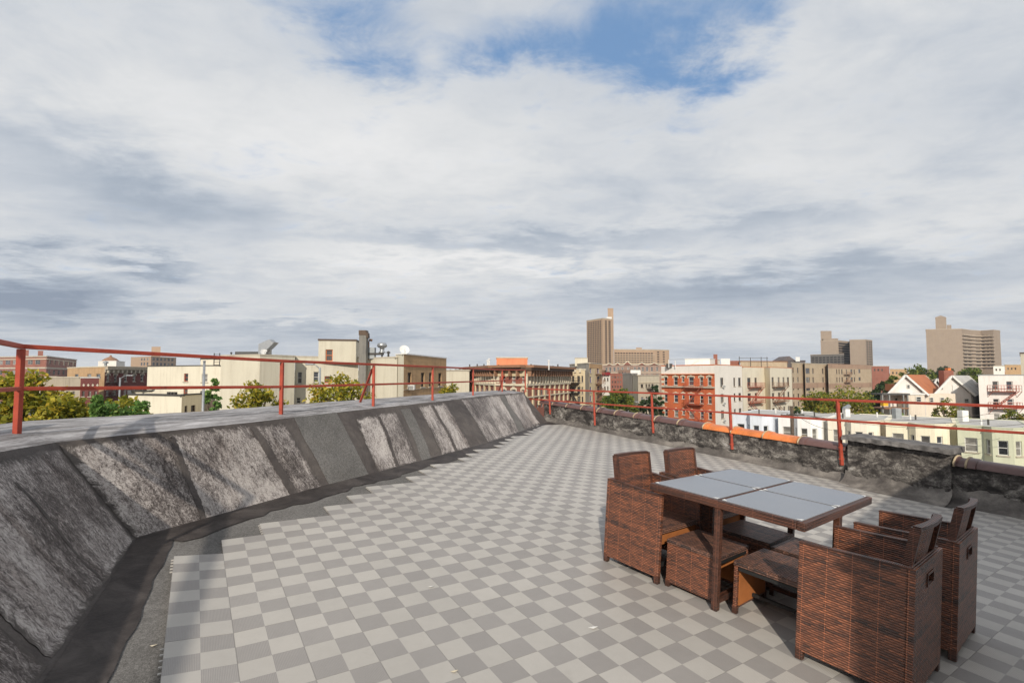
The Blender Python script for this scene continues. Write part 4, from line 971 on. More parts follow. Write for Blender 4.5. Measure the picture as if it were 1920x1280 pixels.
b.add_wins(1,[(558.5,567)],[(697,719)],562,m_fw,extra=0); b.add_wins(1,[(557,565)],[(745,756)],562,m_fw); b.add_wins(1,[(588.5,598)],[(697,717)],593,m_fw); b.add_wins(1,[(588.5,596)],[(744,755)],593,m_fw)
b.add_wins(1,[(609,623)],[(705,718)],616,m_fo)
b.finish(coping=m_conc,cop_h=.1,cop_o=.03)
pw=P(604,44.0); pe=P(673,44.6)
b2=Bld('roof_penthouse','cream rooftop penthouse with one orange framed window and stained parapet beside a dark flue','penthouse',[(pw.x,pw.y-.9),(pe.x,pe.y-.9)],Z(638.5,43.6),W_cr3,back=6,z0=b.zt-.5)
b2.add_wins(0,[(610,623.5)],[(655,677)],616,m_fo)
b2.finish(coping=m_fb,cop_h=.12,cop_o=.06)
fl_=empty('roof_flue',(P(680,42).x,42,GZ),'tall square dark stained flue rising above the roofs beside the penthouse','chimney')
FO2=Vector(fl_.location); a=P(672.5,42);c=P(686,42); m_=MB(); m_.box(a.x-FO2.x,0,0,c.x-FO2.x,.65,Z(628,42)-GZ); m_.build('shaft',wallmat('stained_flue',(.20,.19,.17),.7,(.13,.125,.12),ns=3),fl_)
m_=MB(); m_.box(a.x-FO2.x-.03,-.03,Z(628,42)-GZ,c.x-FO2.x-.02,.68,Z(619,42)-GZ); x1=c.x-FO2.x; m_.hexa([(x1-.018,0,Z(633,42)-GZ),(x1+.14,0,Z(633,42)-GZ),(x1+.14,.6,Z(633,42)-GZ),(x1-.018,.6,Z(633,42)-GZ),(x1-.018,0,Z(622,42)-GZ),(x1+.10,0,Z(624,42)-GZ),(x1+.10,.6,Z(624,42)-GZ),(x1-.018,.6,Z(622,42)-GZ)]); m_.build('cowl_head',m_fb,fl_)
b=Bld('stucco_building','plain cream stucco building with a globe exhaust fan and duct on its roof','building',[P(685.5,43.5),P(745,41)],Z(671,42),W_cr3,back='far',roofm=m_roofl); b.finish(coping=m_conc,cop_h=.1,cop_o=.03)
c=at(716.5,651,43)-b.O; m_=MB(); m_.lathe([(.02,.42),(.30,.40),(.42,.28),(.44,.12),(.36,.0),(.20,-.06),(.20,-.35),(.30,-.40),(.30,-.50),(.02,-.50)],18,c); o=m_.build('exhaust_fan',m_galv,b.root,smooth=True)
m2=MB(); m2.bar(c+Vector((0,0,-.5)),c+Vector((0,0,-1.0)),.12); m2.box(c.x-1.6,c.y-.25,c.z-.68,c.x+.1,c.y+.25,c.z-.5); m2.bar(c+Vector((-1.5,0,-.7)),c+Vector((-1.5,0,-1.2)),.08); m2.build('fan_stand',m_iron_b,o)
m_=MB(); q=at(690,662,43)-b.O; m_.tube([q+Vector((0,0,-.6)),q+Vector((0,0,.5)),q+Vector((.0,0,.95)),q+Vector((.12,0,1.18)),q+Vector((.35,0,1.15))],.12,10); m_.build('bent_flue',m_iron_t,b.root,smooth=True)
m_=MB(); q=at(697,662,43)-b.O; m_.box(q.x-.3,q.y-.2,q.z-.5,q.x+.3,q.y+.3,q.z+.5); m_.build('roof_unit',m_met,b.root)
rpipe(b,728,42.5,662,.09,m_iron_b)
b=Bld('brick_building','tan brick building with four narrow windows and a cream stucco side, dish on its corner','building',[P(742,41.5),P(757,40),P(837,50)],Z(663.5,40),W_tan,roofm=m_roofl)
b.add_wins(1,[(764.5,771.5),(789.5,796),(804.5,809.5),(822,828)],[(698,726)],768,m_fb,extra=0); b.finish(mats={0:W_cr3},coping=m_wht,cop_h=.08,cop_o=.05)
b.strip(1,'stone_course',m_trim,Z(686,40),Z(685,40),.06); b.strip(1,'stone_course',m_conc,Z(731,40),Z(730,40),.06)
ac(b,1,768,726); dish(b,758,656,41,.42,R(20),m_wht)
b=Bld('low_building','low beige building behind the tan brick one, with dark trees over its roof','building',[P(836,75),P(880,72)],Z(695,73),W_cream,back='far'); b.finish(coping=m_conc)
# ---- centre: ornate corner building
b=Bld('cornice_building','long tenement with a curved corner, dark bracketed cornice and an orange rooftop box','building',[P(876,78),P(930,64),P(985,61),P(1068,80)],Z(686.5,61),W_mred,roofm=m_roofl,back='far')
cols1=[(884,887.5),(893,896.5),(902,905.5),(911,914.5),(920,923.5)]; cols2=[(942.5,947.5),(960,966.5),(979,983)]
cols3=[(1006,1010),(1014,1018),(1022,1026),(1030,1034),(1038,1042),(1046,1050),(1054,1058),(1062,1065.5)]
b.add_wins(0,cols1,[(705,717),(727,739)],910,m_fg,sill=False,extra=1); b.add_wins(1,cols2,[(703,718),(730,744)],960,m_fw,lint=m_trim); b.add_wins(2,cols3,[(705,718),(728,741)],1010,m_fg,sill=False,extra=1)
b.finish(coping=W_mred,cop_h=.05)
zc=b.zt
for i in (0,1,2):
    b.strip(i,'cornice',m_iron_t,zc-.15,zc+.18,1.15); b.strip(i,'cornice_soffit',m_fb,zc-.5,zc-.151,.8); b.strip(i,'frieze',m_iron_b if i!=1 else W_stone,zc-1.25,zc-.52,.15)
    L=(b.P[i+1]-b.P[i]).length; n=int(L/1.0)
    for k in range(n): b.strip(i,'bracket',m_iron_t,zc-1.25,zc-.5,.7,.2+k*L/n,.42+k*L/n)
    b.strip(i,'stone_band',m_trim,Z(722.5,64),Z(719,64),.2); b.strip(i,'stone_band',m_trim,Z(700.5,64),Z(699,64),.12)
    if i!=1:
        n=int(L/1.15)
        for k in range(n+1): b.strip(i,'pilaster',m_trim,Z(719,64),Z(700.5,64),.28,max(0,k*(L-.3)/n),k*(L-.3)/n+.28)
        for k in range(0,n+1,2): b.strip(i,'pier_shaft',W_stone,Z(760,64),Z(722.6,64),.16,max(0,k*(L-.5)/n),k*(L-.5)/n+.5)
        b.strip(i,'stone_band',m_trim,Z(744,64),Z(742,64),.2)
b.strip(1,'stone_panel',m_trim,Z(718,62),Z(703,62),.05,.1,.6)
rbox(b,'rooftop_box',wallmat('orange_painted_stucco',(.66,.24,.12),.3),931,989,66,671,5,cop=m_trim)
for px,py in ((914,677),(917,674),(1029,677)): rpipe(b,px,66,py,.09,m_wht)
rr_=random.Random(5)
for k in range(14):
    px=880+13*k+rr_.uniform(-3,3); rpipe(b,px,66 if 925<px<1000 else 76,686.0-rr_.uniform(0,4),.10,m_iron_b,'roof_vent',False)
# far towers --------------------------------------------------
def towerwin(s,i,cols,rows,pref,mat,frame,pi=None):
    pi=i if pi is None else pi
    lst=[]
    for c in cols:
        u0,u1=sorted((s.u_px(i,c[0]),s.u_px(i,c[1])))
        for (t,bt) in rows:
            za=s.z_px(pi,pref,bt); zb=s.z_px(pi,pref,t); lst.append((i,u0,u1,za,zb))
    return lst
def addtw(s,lst,mat,name='window'):
    lst=sorted(lst,key=lambda q:-q[4])
    def one(m_,q):
        i,u0,u1,za,zb=q
        A=s.face_pt(i,u0,za,.08)-s.O;B_=s.face_pt(i,u1,za,.08)-s.O;C=s.face_pt(i,u1,za,-.05)-s.O;D=s.face_pt(i,u0,za,-.05)-s.O; h=Vector((0,0,zb-za))
        m_.hexa([A,B_,C,D,A+h,B_+h,C+h,D+h])
    for q in lst[:98]: m_=MB(); one(m_,q); m_.build(name,mat,s.root)
    if len(lst)>98:
        m_=MB(); [one(m_,q) for q in lst[98:]]; m_.build(name,mat,s.root,kind='stuff')
m_dwin=plain('dark_window_strip',(.022,.02,.022),.5,spec=.1); m_slab=plain('balcony_slab',(.42,.34,.26),.8)
b=Bld('apartment_tower','tall tan brick apartment tower with a lift shaft rising at its right edge','tower',[P(1100.5,346),P(1131,331),P(1151,337)],Z(597.5,332),W_tower,back=None)
rows=[(603+3.62*k*.999,605.0+3.62*k*.999) for k in range(22)]
lst=towerwin(b,0,[(1102.5+3.3*k,1104.6+3.3*k) for k in range(8)],[(600.5+3.70*k,602.7+3.70*k) for k in range(22)],1131,None,None)+towerwin(b,1,[(1135,1138.5),(1141.5,1145.5)],[(600.5+3.70*k,602.7+3.70*k) for k in range(22)],1131,None,None)
b.finish(coping=m_conc,cop_h=.5); addtw(b,lst,m_dwin); rbox(b,'lift_shaft',W_tower,1140.5,1151,348,578,10,cop=m_conc); rbox(b,'roof_unit',m_wht,1138,1148,340,594,3)
b=Bld('apartment_slab','lower tan apartment slab with balcony strips joined to the right of the tall tower','building',[P(1151.5,352),P(1228,356),P(1255,362)],Z(655.5,353),W_tower,back=None)
lst=towerwin(b,0,[(1153+5.2*k,1156.6+5.2*k) for k in range(14)],[(661+4.1*k,663.2+4.1*k) for k in range(6)],1160,None,None)+towerwin(b,1,[(1232.5,1236),(1243,1246.5)],[(659+4.4*k,661+4.4*k) for k in range(6)],1235,None,None)
b.finish(coping=m_conc,cop_h=.5); addtw(b,lst,m_dwin); rbox(b,'roof_unit',W_tower,1193,1204,372,651.5,4)
for k in range(6): b.strip(0,'balcony_band',m_slab,zat(665+4.1*k,352)-.3,zat(665+4.1*k,352)+.15,.5)
b=Bld('institution_building','long stone trimmed institution with a gabled centre below the tall tan tower','building',[P(1130,215),P(1245,205)],Z(684,210),wallmat('pinkish_brick',(.36,.25,.20),.3,brick=True),back=16)
b.add_wins(0,[(1135,1139),(1142,1146),(1150,1154),(1157,1161),(1165,1169),(1176,1180),(1188,1192),(1196,1200),(1203,1207),(1211,1215),(1220,1224),(1230,1234)],[(688,696),(701,708)],1180,m_fw,2)
b.finish(coping=m_trim,cop_h=.3); 
for (x0,x1,yt) in ((1136,1148,681),(1152,1163,680),(1168,1184,677),(1196,1210,680),(1218,1234,681)):
    A=b.face_pt(0,b.u_px(0,x0),b.zt)-b.O; C=b.face_pt(0,b.u_px(0,x1),b.zt)-b.O; T=(A+C)/2; T.z=zat(yt,210)-b.z0; m_=MB(); m_.poly([A+Vector((0,-.4,0)),C+Vector((0,-.4,0)),T+Vector((0,-.4,0))]); m_.poly([A+Vector((0,.4,0)),T+Vector((0,.4,0)),C+Vector((0,.4,0))]); m_.quad(A+Vector((0,-.4,0)),T+Vector((0,-.4,0)),T+Vector((0,.4,0)),A+Vector((0,.4,0))); m_.quad(C+Vector((0,-.4,0)),C+Vector((0,.4,0)),T+Vector((0,.4,0)),T+Vector((0,-.4,0))); m_.build('gable',W_mred,b.root)
    mm=MB(); mm.bar(A+Vector((0,-.45,0)),T+Vector((0,-.45,.1)),.35); mm.bar(T+Vector((0,-.45,.1)),C+Vector((0,-.45,0)),.35); mm.build('gable_trim',m_trim,b.root)
b.strip(0,'stone_band',m_trim,zat(699,210),zat(698,210),.2)
b=Bld('tenement','yellow stone tenement with fire escape in its middle, right of the cornice building','building',[P(1063,86),P(1097,84)],Z(693.5,85),W_stone,back='far')
b.add_wins(0,[(1065,1068),(1072,1076.5),(1082,1087),(1090,1093)],[(704.5,716),(725,738),(743,754)],1080,m_fb,extra=1); b.finish(coping=m_trim)
for px in (1069.5,1079,1088.5): u=b.u_px(0,px); b.strip(0,'parapet_fin',m_trim,Z(698,85),Z(690.5,85),.25,u-.18,u+.18)
b.fire_escape(0,b.u_px(0,1071.5),b.u_px(0,1088),[Z(717.5,85),Z(736,85),Z(756,85)],m_iron_b)
b=Bld('tenement','taller tenement with grey rendered side, yellow stone front corner and stacked balconies','building',[P(1068,108),P(1105,96),P(1128.5,104)],Z(681.5,97),W_stone,roofm=m_roofl)
b.add_wins(1,[(1105.5,1108.5),(1119,1123)],[(689,699),(706,717),(725,735),(742,752)],1107,m_fblue,extra=1); b.finish(mats={0:W_grey},coping=m_conc)
b.strip(1,'frieze',W_tan,Z(690,97),Z(682,97),.05)
b.fire_escape(1,b.u_px(1,1116),b.u_px(1,1127),[Z(701,97),Z(720,97),Z(737,97),Z(752,97)],m_iron_t)
rbox(b,'roof_penthouse',W_cream,1078,1102,103,671.5,5,cop=m_conc)
b=Bld('terraced_house','small white house with a dark red cornice between the tenement and green trees','house',[P(1128.5,118),P(1144,116)],Z(698,117),W_white,back='far')
b.add_wins(0,[(1132,1135),(1137.5,1140.5)],[(708,714),(724,731)],1136,m_fb,extra=1); b.finish(coping=m_iron_b)
b.strip(0,'cornice',plain('crimson_cornice',(.28,.03,.035),.6),Z(703,117),Z(697.8,117),.5)
b=Bld('brick_building','low red brown brick building with small windows left of the grey rendered one','building',[P(1144,150),P(1169,150)],Z(701,150),W_mred,back='far')
b.add_wins(0,[(1147+5*k,1149.5+5*k) for k in range(4)],[(705,709),(714,718)],1155,m_fb,extra=1,sill=False); b.finish()
b=Bld('brick_building','dark brown brick block with flat roof under the long gabled institution','building',[P(1158,175),P(1196,175)],Z(694,175),wallmat('brown_brick',(.25,.17,.13),.4,brick=True),back='far')
b.add_wins(0,[(1161+5*k,1163+5*k) for k in range(3)],[(697,701)],1165,m_fb,sill=False); b.finish()
b=Bld('rendered_building','grey rendered building with a white roof tank, left of the cream one','building',[P(1167,120),P(1185,112),P(1195,116)],Z(700.5,113),W_grey,roofm=m_roofl)
b.add_wins(1,[(1187,1190)],[(709,715),(722,729)],1188,m_fb,extra=2,sill=False); b.finish(coping=m_roofl); rbox(b,'roof_tank',m_wht,1182,1201,118,693,4,cop=m_roofd)
b=Bld('corner_building','cream corner building with small balconies and a pale parapet, centre right','building',[P(1186,112),P(1196,105),P(1236,112)],Z(704,106),W_cream,roofm=m_roofl)
b.add_wins(1,[(1201,1206),(1210,1213),(1215.5,1218.5),(1221,1225)],[(720,726.5),(744,751)],1205,m_fb,extra=2); b.finish(coping=m_conc)
b.strip(1,'stone_band',m_trim,Z(718,107),Z(716.5,107),.1); b.fire_escape(1,b.u_px(1,1211),b.u_px(1,1222),[Z(729,107),Z(751,107)],m_iron_b)
# red painted corner building and its long cream side
b=Bld('corner_tenement','bright orange red painted brick tenement with white window hoods and a cream rear wall','building',[P(1240,94),P(1339.5,85),P(1391,93.5)],Z(684.5,88),W_red,roofm=m_roofl)
cr=[(1244.5,1250.5),(1262.5,1270),(1277.5,1282.5),(1290.5,1300),(1311,1317.5),(1326,1333)]
b.add_wins(0,[c for k,c in enumerate(cr) if k!=2],[(706.5,722),(738.5,755),(769,783)],1290,m_fw,lint=m_trim,extra=1); b.add_wins(0,[cr[2]],[(706,716),(738,748),(769,778)],1290,m_fw,lint=m_trim,extra=1)
b.add_wins(1,[(1350,1356),(1374.5,1378),(1383.5,1388.5)],[(708,725),(738.5,754),(769,784)],1353,m_fb,extra=1)
b.finish(mats={1:W_white},coping=m_fo,cop_h=.1,cop_o=.04)
b.strip(0,'parapet_panel',W_white,Z(700.5,90),Z(685.5,88),.05); b.strip(0,'cornice',m_fo,Z(702,90),Z(700.6,90),.25); b.strip(0,'stone_course',m_conc,Z(726.5,89),Z(724,89),.35)
for k in range(9): b.strip(0,'quoin',m_trim,Z(709+9*k,92),Z(704+9*k,92),.06,0.0,.62)
b.fire_escape(0,b.u_px(0,1286),b.u_px(0,1319),[Z(726.5,89),Z(758,89),Z(789,89)],m_iron_r)
for py in (724,756,788): ac(b,1,1354,py)
b2=Bld('roof_penthouse','low white rooftop penthouse with a small red brick chimney behind the orange red tenement','penthouse',[P(1284.5,99),P(1331,98),P(1350,104)],Z(672.5,98),W_white,z0=b.zt-.5); b2.finish(coping=m_wht,cop_h=.1); rbox(b2,'chimney',W_mred,1338,1345.5,101,664,1.2,zb=b.zt)
rpipe(b,1254,92,674,.08,m_wht,hood=False); rpipe(b,1266,91,676,.08,m_wht,hood=False); rbox(b,'roof_hatch',m_iron_b,1249,1261,92,681.5,1.2)
m_=MB(); m_.bar(at(1254,674,92)-b.O,at(1312,673,98)-b.O,.05); m_.build('cable',m_iron_b,b.root)
b=Bld('tenement','white stucco tenement with rust red fire escapes, right beside the orange red one','building',[P(1391.5,93.6),P(1433,100),P(1443,97.5),P(1484,107)],Z(688,95),W_cream2,roofm=m_roofl,back='far')
b.add_wins(0,[(1400.5,1407),(1414,1418.5)],[(708,724),(737,752),(767,781)],1404,m_fb,extra=1); b.add_wins(2,[(1446,1450.5),(1457.5,1461.5),(1466.5,1470.5),(1475,1479)],[(707,723),(735.5,749),(763,777)],1460,m_fb,extra=1)
b.finish(coping=m_fo,cop_h=.08,cop_o=.03)
b.fire_escape(0,b.u_px(0,1400),b.u_px(0,1425),[Z(726,96),Z(755,96),Z(783,96)],m_iron_r); b.fire_escape(2,b.u_px(2,1446),b.u_px(2,1469),[Z(725,101),Z(752.5,101),Z(780,101)],m_iron_t)
for px,h in ((1386,668),(1407,670),(1427,669),(1438,669)): m_=MB(); q=at(px,h,101)-b.O; m_.bar(q,Vector((q.x,q.y,b.zt-b.z0-.3)),.09); m_.build('roof_frame_post',m_iron_b,b.root)
m_=MB(); m_.bar(at(1385,671,101)-b.O,at(1440,671,101)-b.O,.07); m_.build('roof_frame_rail',m_iron_b,b.root)
b3=Bld('brick_building','tan brick rear block rising behind the white stucco tenement roof','building',[P(1388,118),P(1476,122)],Z(678,120),W_beige,back='far'); b3.finish(coping=m_iron_t,cop_h=.2)
rbox(b3,'roof_unit',m_wht,1352,1369,118,672,3,zb=-2); rbox(b3,'brick_bulkhead',W_mred,1369,1386,119,676,3,zb=-2)
b=Bld('brick_building','long beige brick apartment building with paired windows in the right middle distance','building',[P(1484.5,150),P(1508,160),P(1509,157),P(1552,170)],Z(681.5,160),W_beige,roofm=m_roofl,back='far')
b.add_wins(0,[(1485.5,1488),(1494,1497)],[(689,699),(707,716),(723,731)],1490,m_fb,extra=2); b.add_wins(2,[(1510,1518),(1522.5,1525.5),(1541,1544)],[(690,700),(707,717),(723,732)],1515,m_fb,2,extra=2)
b.finish(coping=m_conc)
for i in (0,2): b.strip(i,'brick_band',W_band,Z(727,160),Z(717.5,160),.04)
b=Bld('brick_building','brown banded beige apartment building ending the long row, dark trees before it','building',[P(1552.5,166),P(1606,182),P(1633,192)],Z(683.5,175),W_beige,roofm=m_roofl,back='far')
b.add_wins(0,[(1567.5,1569.5),(1572,1574),(1577,1579.5),(1585.5,1588),(1594,1598),(1600,1602.5)],[(692,701),(707,716),(722,729)],1575,m_fb,extra=1); b.add_wins(1,[(1609,1613)],[(692,699),(707,713),(722,728)],1611,m_fb,extra=1)
b.finish(coping=W_band)
for i in (0,1): b.strip(i,'brick_band',W_band,Z(691,178),Z(683.6,176),.04); b.strip(i,'brick_band',W_band,Z(727,178),Z(718,178),.04)
b.fire_escape(0,b.u_px(0,1581),b.u_px(0,1592),[Z(702,172),Z(717,172)],m_iron_t)
b=Bld('brick_building','dark slate roofed block with a propped white sign frame behind the beige row','building',[P(1465,205),P(1510,205)],Z(676,205),wallmat('slate_cladding',(.10,.085,.085),.2),back='far'); b.finish()
m_=MB(); A=at(1466,676,205)-b.O;C=at(1492,676,205)-b.O;T=at(1480,667.5,205)-b.O; dp=Vector((0,8,0)); m_.poly([A,C,T]); m_.poly([A+dp,T+dp,C+dp]); m_.quad(A,T,T+dp,A+dp); m_.quad(C,C+dp,T+dp,T); m_.build('pitched_roof',wallmat('slate_roof',(.13,.11,.11),.2),b.root)
rbox(b,'white_panel',m_wht,1492,1500,204,669,1)
# right towers
b=Bld('apartment_tower','dark stepped apartment block with a round edged shaft, middle of the right skyline','tower',[P(1540,402),P(1573,398),P(1594,412),P(1594.5,392),P(1624,389),P(1637,397)],Z(638,395),W_tower2,back='far')
lst=towerwin(b,1,[(1573.5,1593.5)],[(643+4.6*k,645.8+4.6*k) for k in range(9)],1583,None,None)+towerwin(b,4,[(1626,1628.5),(1630.5,1633),(1634,1636)],[(640+4.6*k,642.5+4.6*k) for k in range(10)],1630,None,None)
b.finish(coping=m_slab,cop_h=.4); addtw(b,lst,m_dwin); rbox(b,'lift_shaft',W_tower2,1540.5,1561,405,620.5,11,cop=m_slab); rbox(b,'upper_block',W_tower2,1545,1573,403,634.5,12,cop=m_slab)
b=Bld('apartment_slab','low dark banded apartment wing in front of the dark stepped block','building',[P(1520,380),P(1583,360)],Z(664.5,370),wallmat('dark_banded_concrete',(.16,.145,.13),.2),back='far'); lst=towerwin(b,0,[(1522+7*k,1527+7*k) for k in range(9)],[(669+4.2*k,671.4+4.2*k) for k in range(4)],1550,None,None)
b.finish(coping=m_slab,cop_h=.4); addtw(b,lst,m_dwin)
b=Bld('apartment_tower','broad brown apartment block with a blank wall, square shaft and balconied right wing','tower',[P(1738.5,326),P(1806,322),P(1824,331),P(1842,335),P(1866,329),P(1878,334)],Z(620.5,335),W_tower2,back='far')
lst=[]
for k in range(10):
    y=625+6.5*k
    lst+=towerwin(b,1,[(1808,1814),(1816,1822)],[(y,y+3)],1806,None,None)+towerwin(b,2,[(1831,1839)],[(y,y+2.6)],1806,None,None,1)+towerwin(b,3,[(1843,1848),(1852,1856),(1859,1865)],[(y,y+3)],1806,None,None,1)
b.finish(coping=m_slab,cop_h=.4); addtw(b,lst,m_dwin); rbox(b,'lift_shaft',W_tower2,1757.5,1778,327,595,10,cop=m_slab)
A=plan(1757.5,327);C=plan(1778,327); m_=MB(); z=zat(595,327)-b.z0+.1; q=[A-b.O.xy,C-b.O.xy,C*1.03-b.O.xy,A*1.03-b.O.xy]; ap=sum(q,Vector((0,0)))/4; ap=(ap.x,ap.y,zat(589.5,327)-b.z0)
for k in range(4): m_.poly([(*q[k],z),(*q[(k+1)%4],z),ap])
m_.build('shaft_roof',W_tower2,b.root); rbox(b,'roof_unit',W_tower2,1778.5,1787,338,609,5)
for k in range(10):
    for i in (1,2,3): z=zat(629+6.5*k,330); b.strip(i,'balcony_band',m_slab,z-.45,z+.5,.9)
# far small ones right
for (x0,x1,Y,yt,m_,lab) in ((1634,1667,230,686.5,W_mred,'low red brick building under the right skyline, beside the banded row'),(1668,1700,260,692,W_tan,'flat tan block between red brick building and leafy trees'),
    (1862,1883,150,686,W_white,'small white rooftop block behind the flat roofed white house'),(1884,1915,170,684,W_tan,'ochre far block with flat roof at right behind the white house')):
    b=Bld('distant_building',lab,'building',[P(x0,Y),P(x1,Y)],Z(yt,Y),m_,back='far'); b.add_wins(0,[(x0+4+7*k,x0+7+7*k) for k in range(int((x1-x0-6)/7))],[(yt+5,yt+9)],x0+5,m_fb,3,sill=False); b.finish(coping=m_conc)
# houses
m_shw=wallmat('white_siding',(.70,.66,.62),.3,(.62,.58,.54)); m_shcr=wallmat('cream_siding',(.66,.58,.48),.3)
def gable_house(label,px0,px1,pxa,Y,ye,ya,wall,roofmat,rpx,dep,wins,body0,body1):
    O=Vector((P((px0+px1)/2,Y).x,Y,GZ)); t=empty('gabled_house',O,label,'house')
    x0,x1,xa=P(px0,Y).x-O.x,P(px1,Y).x-O.x,P(pxa,Y).x-O.x; ze=zat(ye,Y)-GZ; za=zat(ya,Y)-GZ; sh=(P(rpx,Y+dep).x-P(pxa,Y).x)
    m_=MB(); B=Vector((sh,dep,0))
    bx0,bx1=P(body0,Y).x-O.x,P(body1,Y).x-O.x
    m_.quad((bx0,0,0),(bx1,0,0),(bx1,0,ze),(bx0,0,ze)); m_.poly([(x0+.1,0,ze),(x1-.1,0,ze),(xa,0,za-.1)])
    m_.quad((bx1,0,0),Vector((bx1,0,0))+B,Vector((bx1,0,ze))+B,(bx1,0,ze)); m_.quad(Vector((bx0,0,0))+B,(bx0,0,0),(bx0,0,ze),Vector((bx0,0,ze))+B)
    m_.poly([Vector((x1-.1,0,ze))+B,Vector((x0+.1,0,ze))+B,Vector((xa,0,za-.1))+B]); m_.build('wall',wall,t,fixn=False)
    r=MB()
    for xe in (x0,x1):
        s_=1 if xe==x1 else -1; e=Vector((xe+s_*.3,-.35,ze-.25)); a=Vector((xa,-.35,za)); Bd=B+Vector((0,.5,0)); th=Vector((0,0,-.15))
        r.hexa([e+th,a+th,a+Bd+th,e+Bd+th,e,a,a+Bd,e+Bd])
    rf_=r.build('roof',roofmat,t)
    tr=MB(); 
    for xe in (x0,x1): s_=1 if xe==x1 else -1; tr.bar((xe+s_*.3,-.42,ze-.32),(xa,-.42,za-.1),.12,.28)
    tr.build('barge_board',m_wht,t)
    for (l,r_,tp,bt) in wins:
        w=(r_-l)*Y/F; z0=zat(bt,Y)-GZ; z1=zat(tp,Y)-GZ
        window(t,O,Vector((P((l+r_)/2,Y).x,Y-.06,z0+GZ)),Vector((0,-1,0)),w,z1-z0,m_fw,0,0.0)
    return t,O,B,(xa,za,x1,ze,x0)
R_or=wallmat('orange_shingles',(.42,.155,.07),.3,(.34,.12,.06),ns=2); R_gr=wallmat('pale_grey_shingles',(.46,.45,.43),.3,ns=2); R_sl=wallmat('grey_slate_shingles',(.20,.21,.22),.3,ns=2)
t,O,B,g=gable_house('gabled white house with a bright orange shingled roof, right of the dark conifer',1660,1731,1693,74,737,702,m_shw,R_or,1735,9,[(1698,1703.5,721,728),(1674,1680,746,754),(1714,1722,746,754)],1648,1731)
m_=MB(); xa,za,x1,ze,x0=g; q=Vector((xa+1.6,3.2,za-2.6)); m_.hexa([q,q+Vector((2.2,-.6,-.9)),q+Vector((2.4,2.6,-.9)),q+Vector((.3,3.,0)),q+Vector((0,0,1.1)),q+Vector((2.2,-.6,.7)),q+Vector((2.4,2.6,.7)),q+Vector((.3,3.,1.1))]); m_.build('dormer',R_or,t)
m_=MB(); m_.box(P(1648,72).x-O.x,-2.4,zat(740,72)-GZ,P(1700,72).x-O.x,0,zat(739,72)-GZ+.12); dk=m_.build('porch_roof',m_roofd,t)
m_=MB(); m_.box(P(1648,72).x-O.x,-2.4,zat(766,72)-GZ,P(1697,72).x-O.x,0,zat(766,72)-GZ+.18); m_.build('porch_deck',m_iron_t,t)
for px in (1649,1662,1688,1696): m_=MB(); x=P(px,72).x-O.x; m_.box(x-.08,-2.38,0,x+.08,-2.2,zat(740,72)-GZ); m_.build('porch_post',m_fg,t)
m_=MB(); m_.box(P(1700,72).x-O.x,-2.0,0,P(1731,72).x-O.x,-.02,zat(740,72)-GZ); m_.build('rear_wing',m_shcr,t); m_=MB(); m_.box(P(1699,72).x-O.x,-2.1,zat(740,72)-GZ,P(1732,72).x-O.x,-.01,zat(739,72)-GZ+.15); m_.build('wing_parapet',m_wht,t)
window(t,O,Vector((P(1719,72).x,71.94,zat(753,72))),Vector((0,-1,0)),.75,.75,m_fw,0,.0)
m_=MB(); q=at(1658,757,71)-O; m_.box(q.x-.35,q.y-.3,q.z-.3,q.x+.35,q.y+.3,q.z+.3); m_.build('yellow_box',plain('yellow_plastic',(.75,.42,.03),.5),t)
t,O,B,g=gable_house('gabled white house with a pale grey shingled roof and two small attic windows',1746,1818,1780,76,738,703.5,m_shw,R_gr,1817,10,[(1761,1765.5,726,730),(1740,1747,746,753),(1759,1767,746,753),(1804,1813,747,755)],1733,1818)
m_=MB(); x=P(1787,76).x-O.x; m_.box(x-.35,-.12,zat(737,76)-GZ,x+.35,-.02,zat(720,76)-GZ); m_.build('blank_panel',m_wht,t)
m_=MB(); q=at(1774,705,80)-O; m_.box(q.x-.8,q.y-.5,q.z-2.0,q.x+.8,q.y+.5,q.z+.95); ch_=m_.build('chimney',W_mred,t); m2=MB(); m2.box(q.x+.1,q.y-.3,q.z+.955,q.x+.6,q.y+.3,q.z+1.35); m2.build('chimney_pot',m_clayo,ch_)
m_=MB(); x=P(1827,84).x-O.x; m_.box(x-1.0,7.5,zat(735,84)-GZ,x+.9,11,zat(718,84)-GZ); dm=m_.build('dormer',m_shw,t)
m_=MB(); m_.box(P(1733,74).x-O.x,-1.6,0,P(1793,74).x-O.x,-.02,zat(738,74)-GZ); m_.build('rear_wing',m_shcr,t)
for l,r_ in ((1740,1747),(1760,1767)): window(t,O,Vector((P((l+r_)/2,74.34).x,74.34,zat(754,74.4))),Vector((0,-1,0)),.6,.75,m_fw,0,0.)
t,O,B,g=gable_house('distant slate roofed house whose grey blue roof shows between two white gables',1738,1768,1752,92,736,709,m_shw,R_sl,1765,8,[],1738,1768)
b=Bld('flat_roofed_house','flat roofed white stucco house with a red fire escape at the right edge','house',[P(1833,71),P(1918,70)],Z(703,70.5),m_shw,back='far',roofm=m_roofl,par=.02)
b.add_wins(0,[(1859,1870.5),(1885,1897)],[(714.5,731),(747.5,759)],1864,m_fw,extra=1); b.finish(coping=m_met,cop_h=.08)
b.fire_escape(0,b.u_px(0,1849),b.u_px(0,1903),[Z(734,70),Z(766,70)],m_iron_r)
b=Bld('tall_house','narrow tall cream building cut off by the right edge of the view','building',[P(1914,84),P(1990,80)],Z(662,83),W_cream,back='far'); b.add_wins(0,[(1935,1947)],[(690,705)],1940,m_fb); b.finish(coping=m_fb)
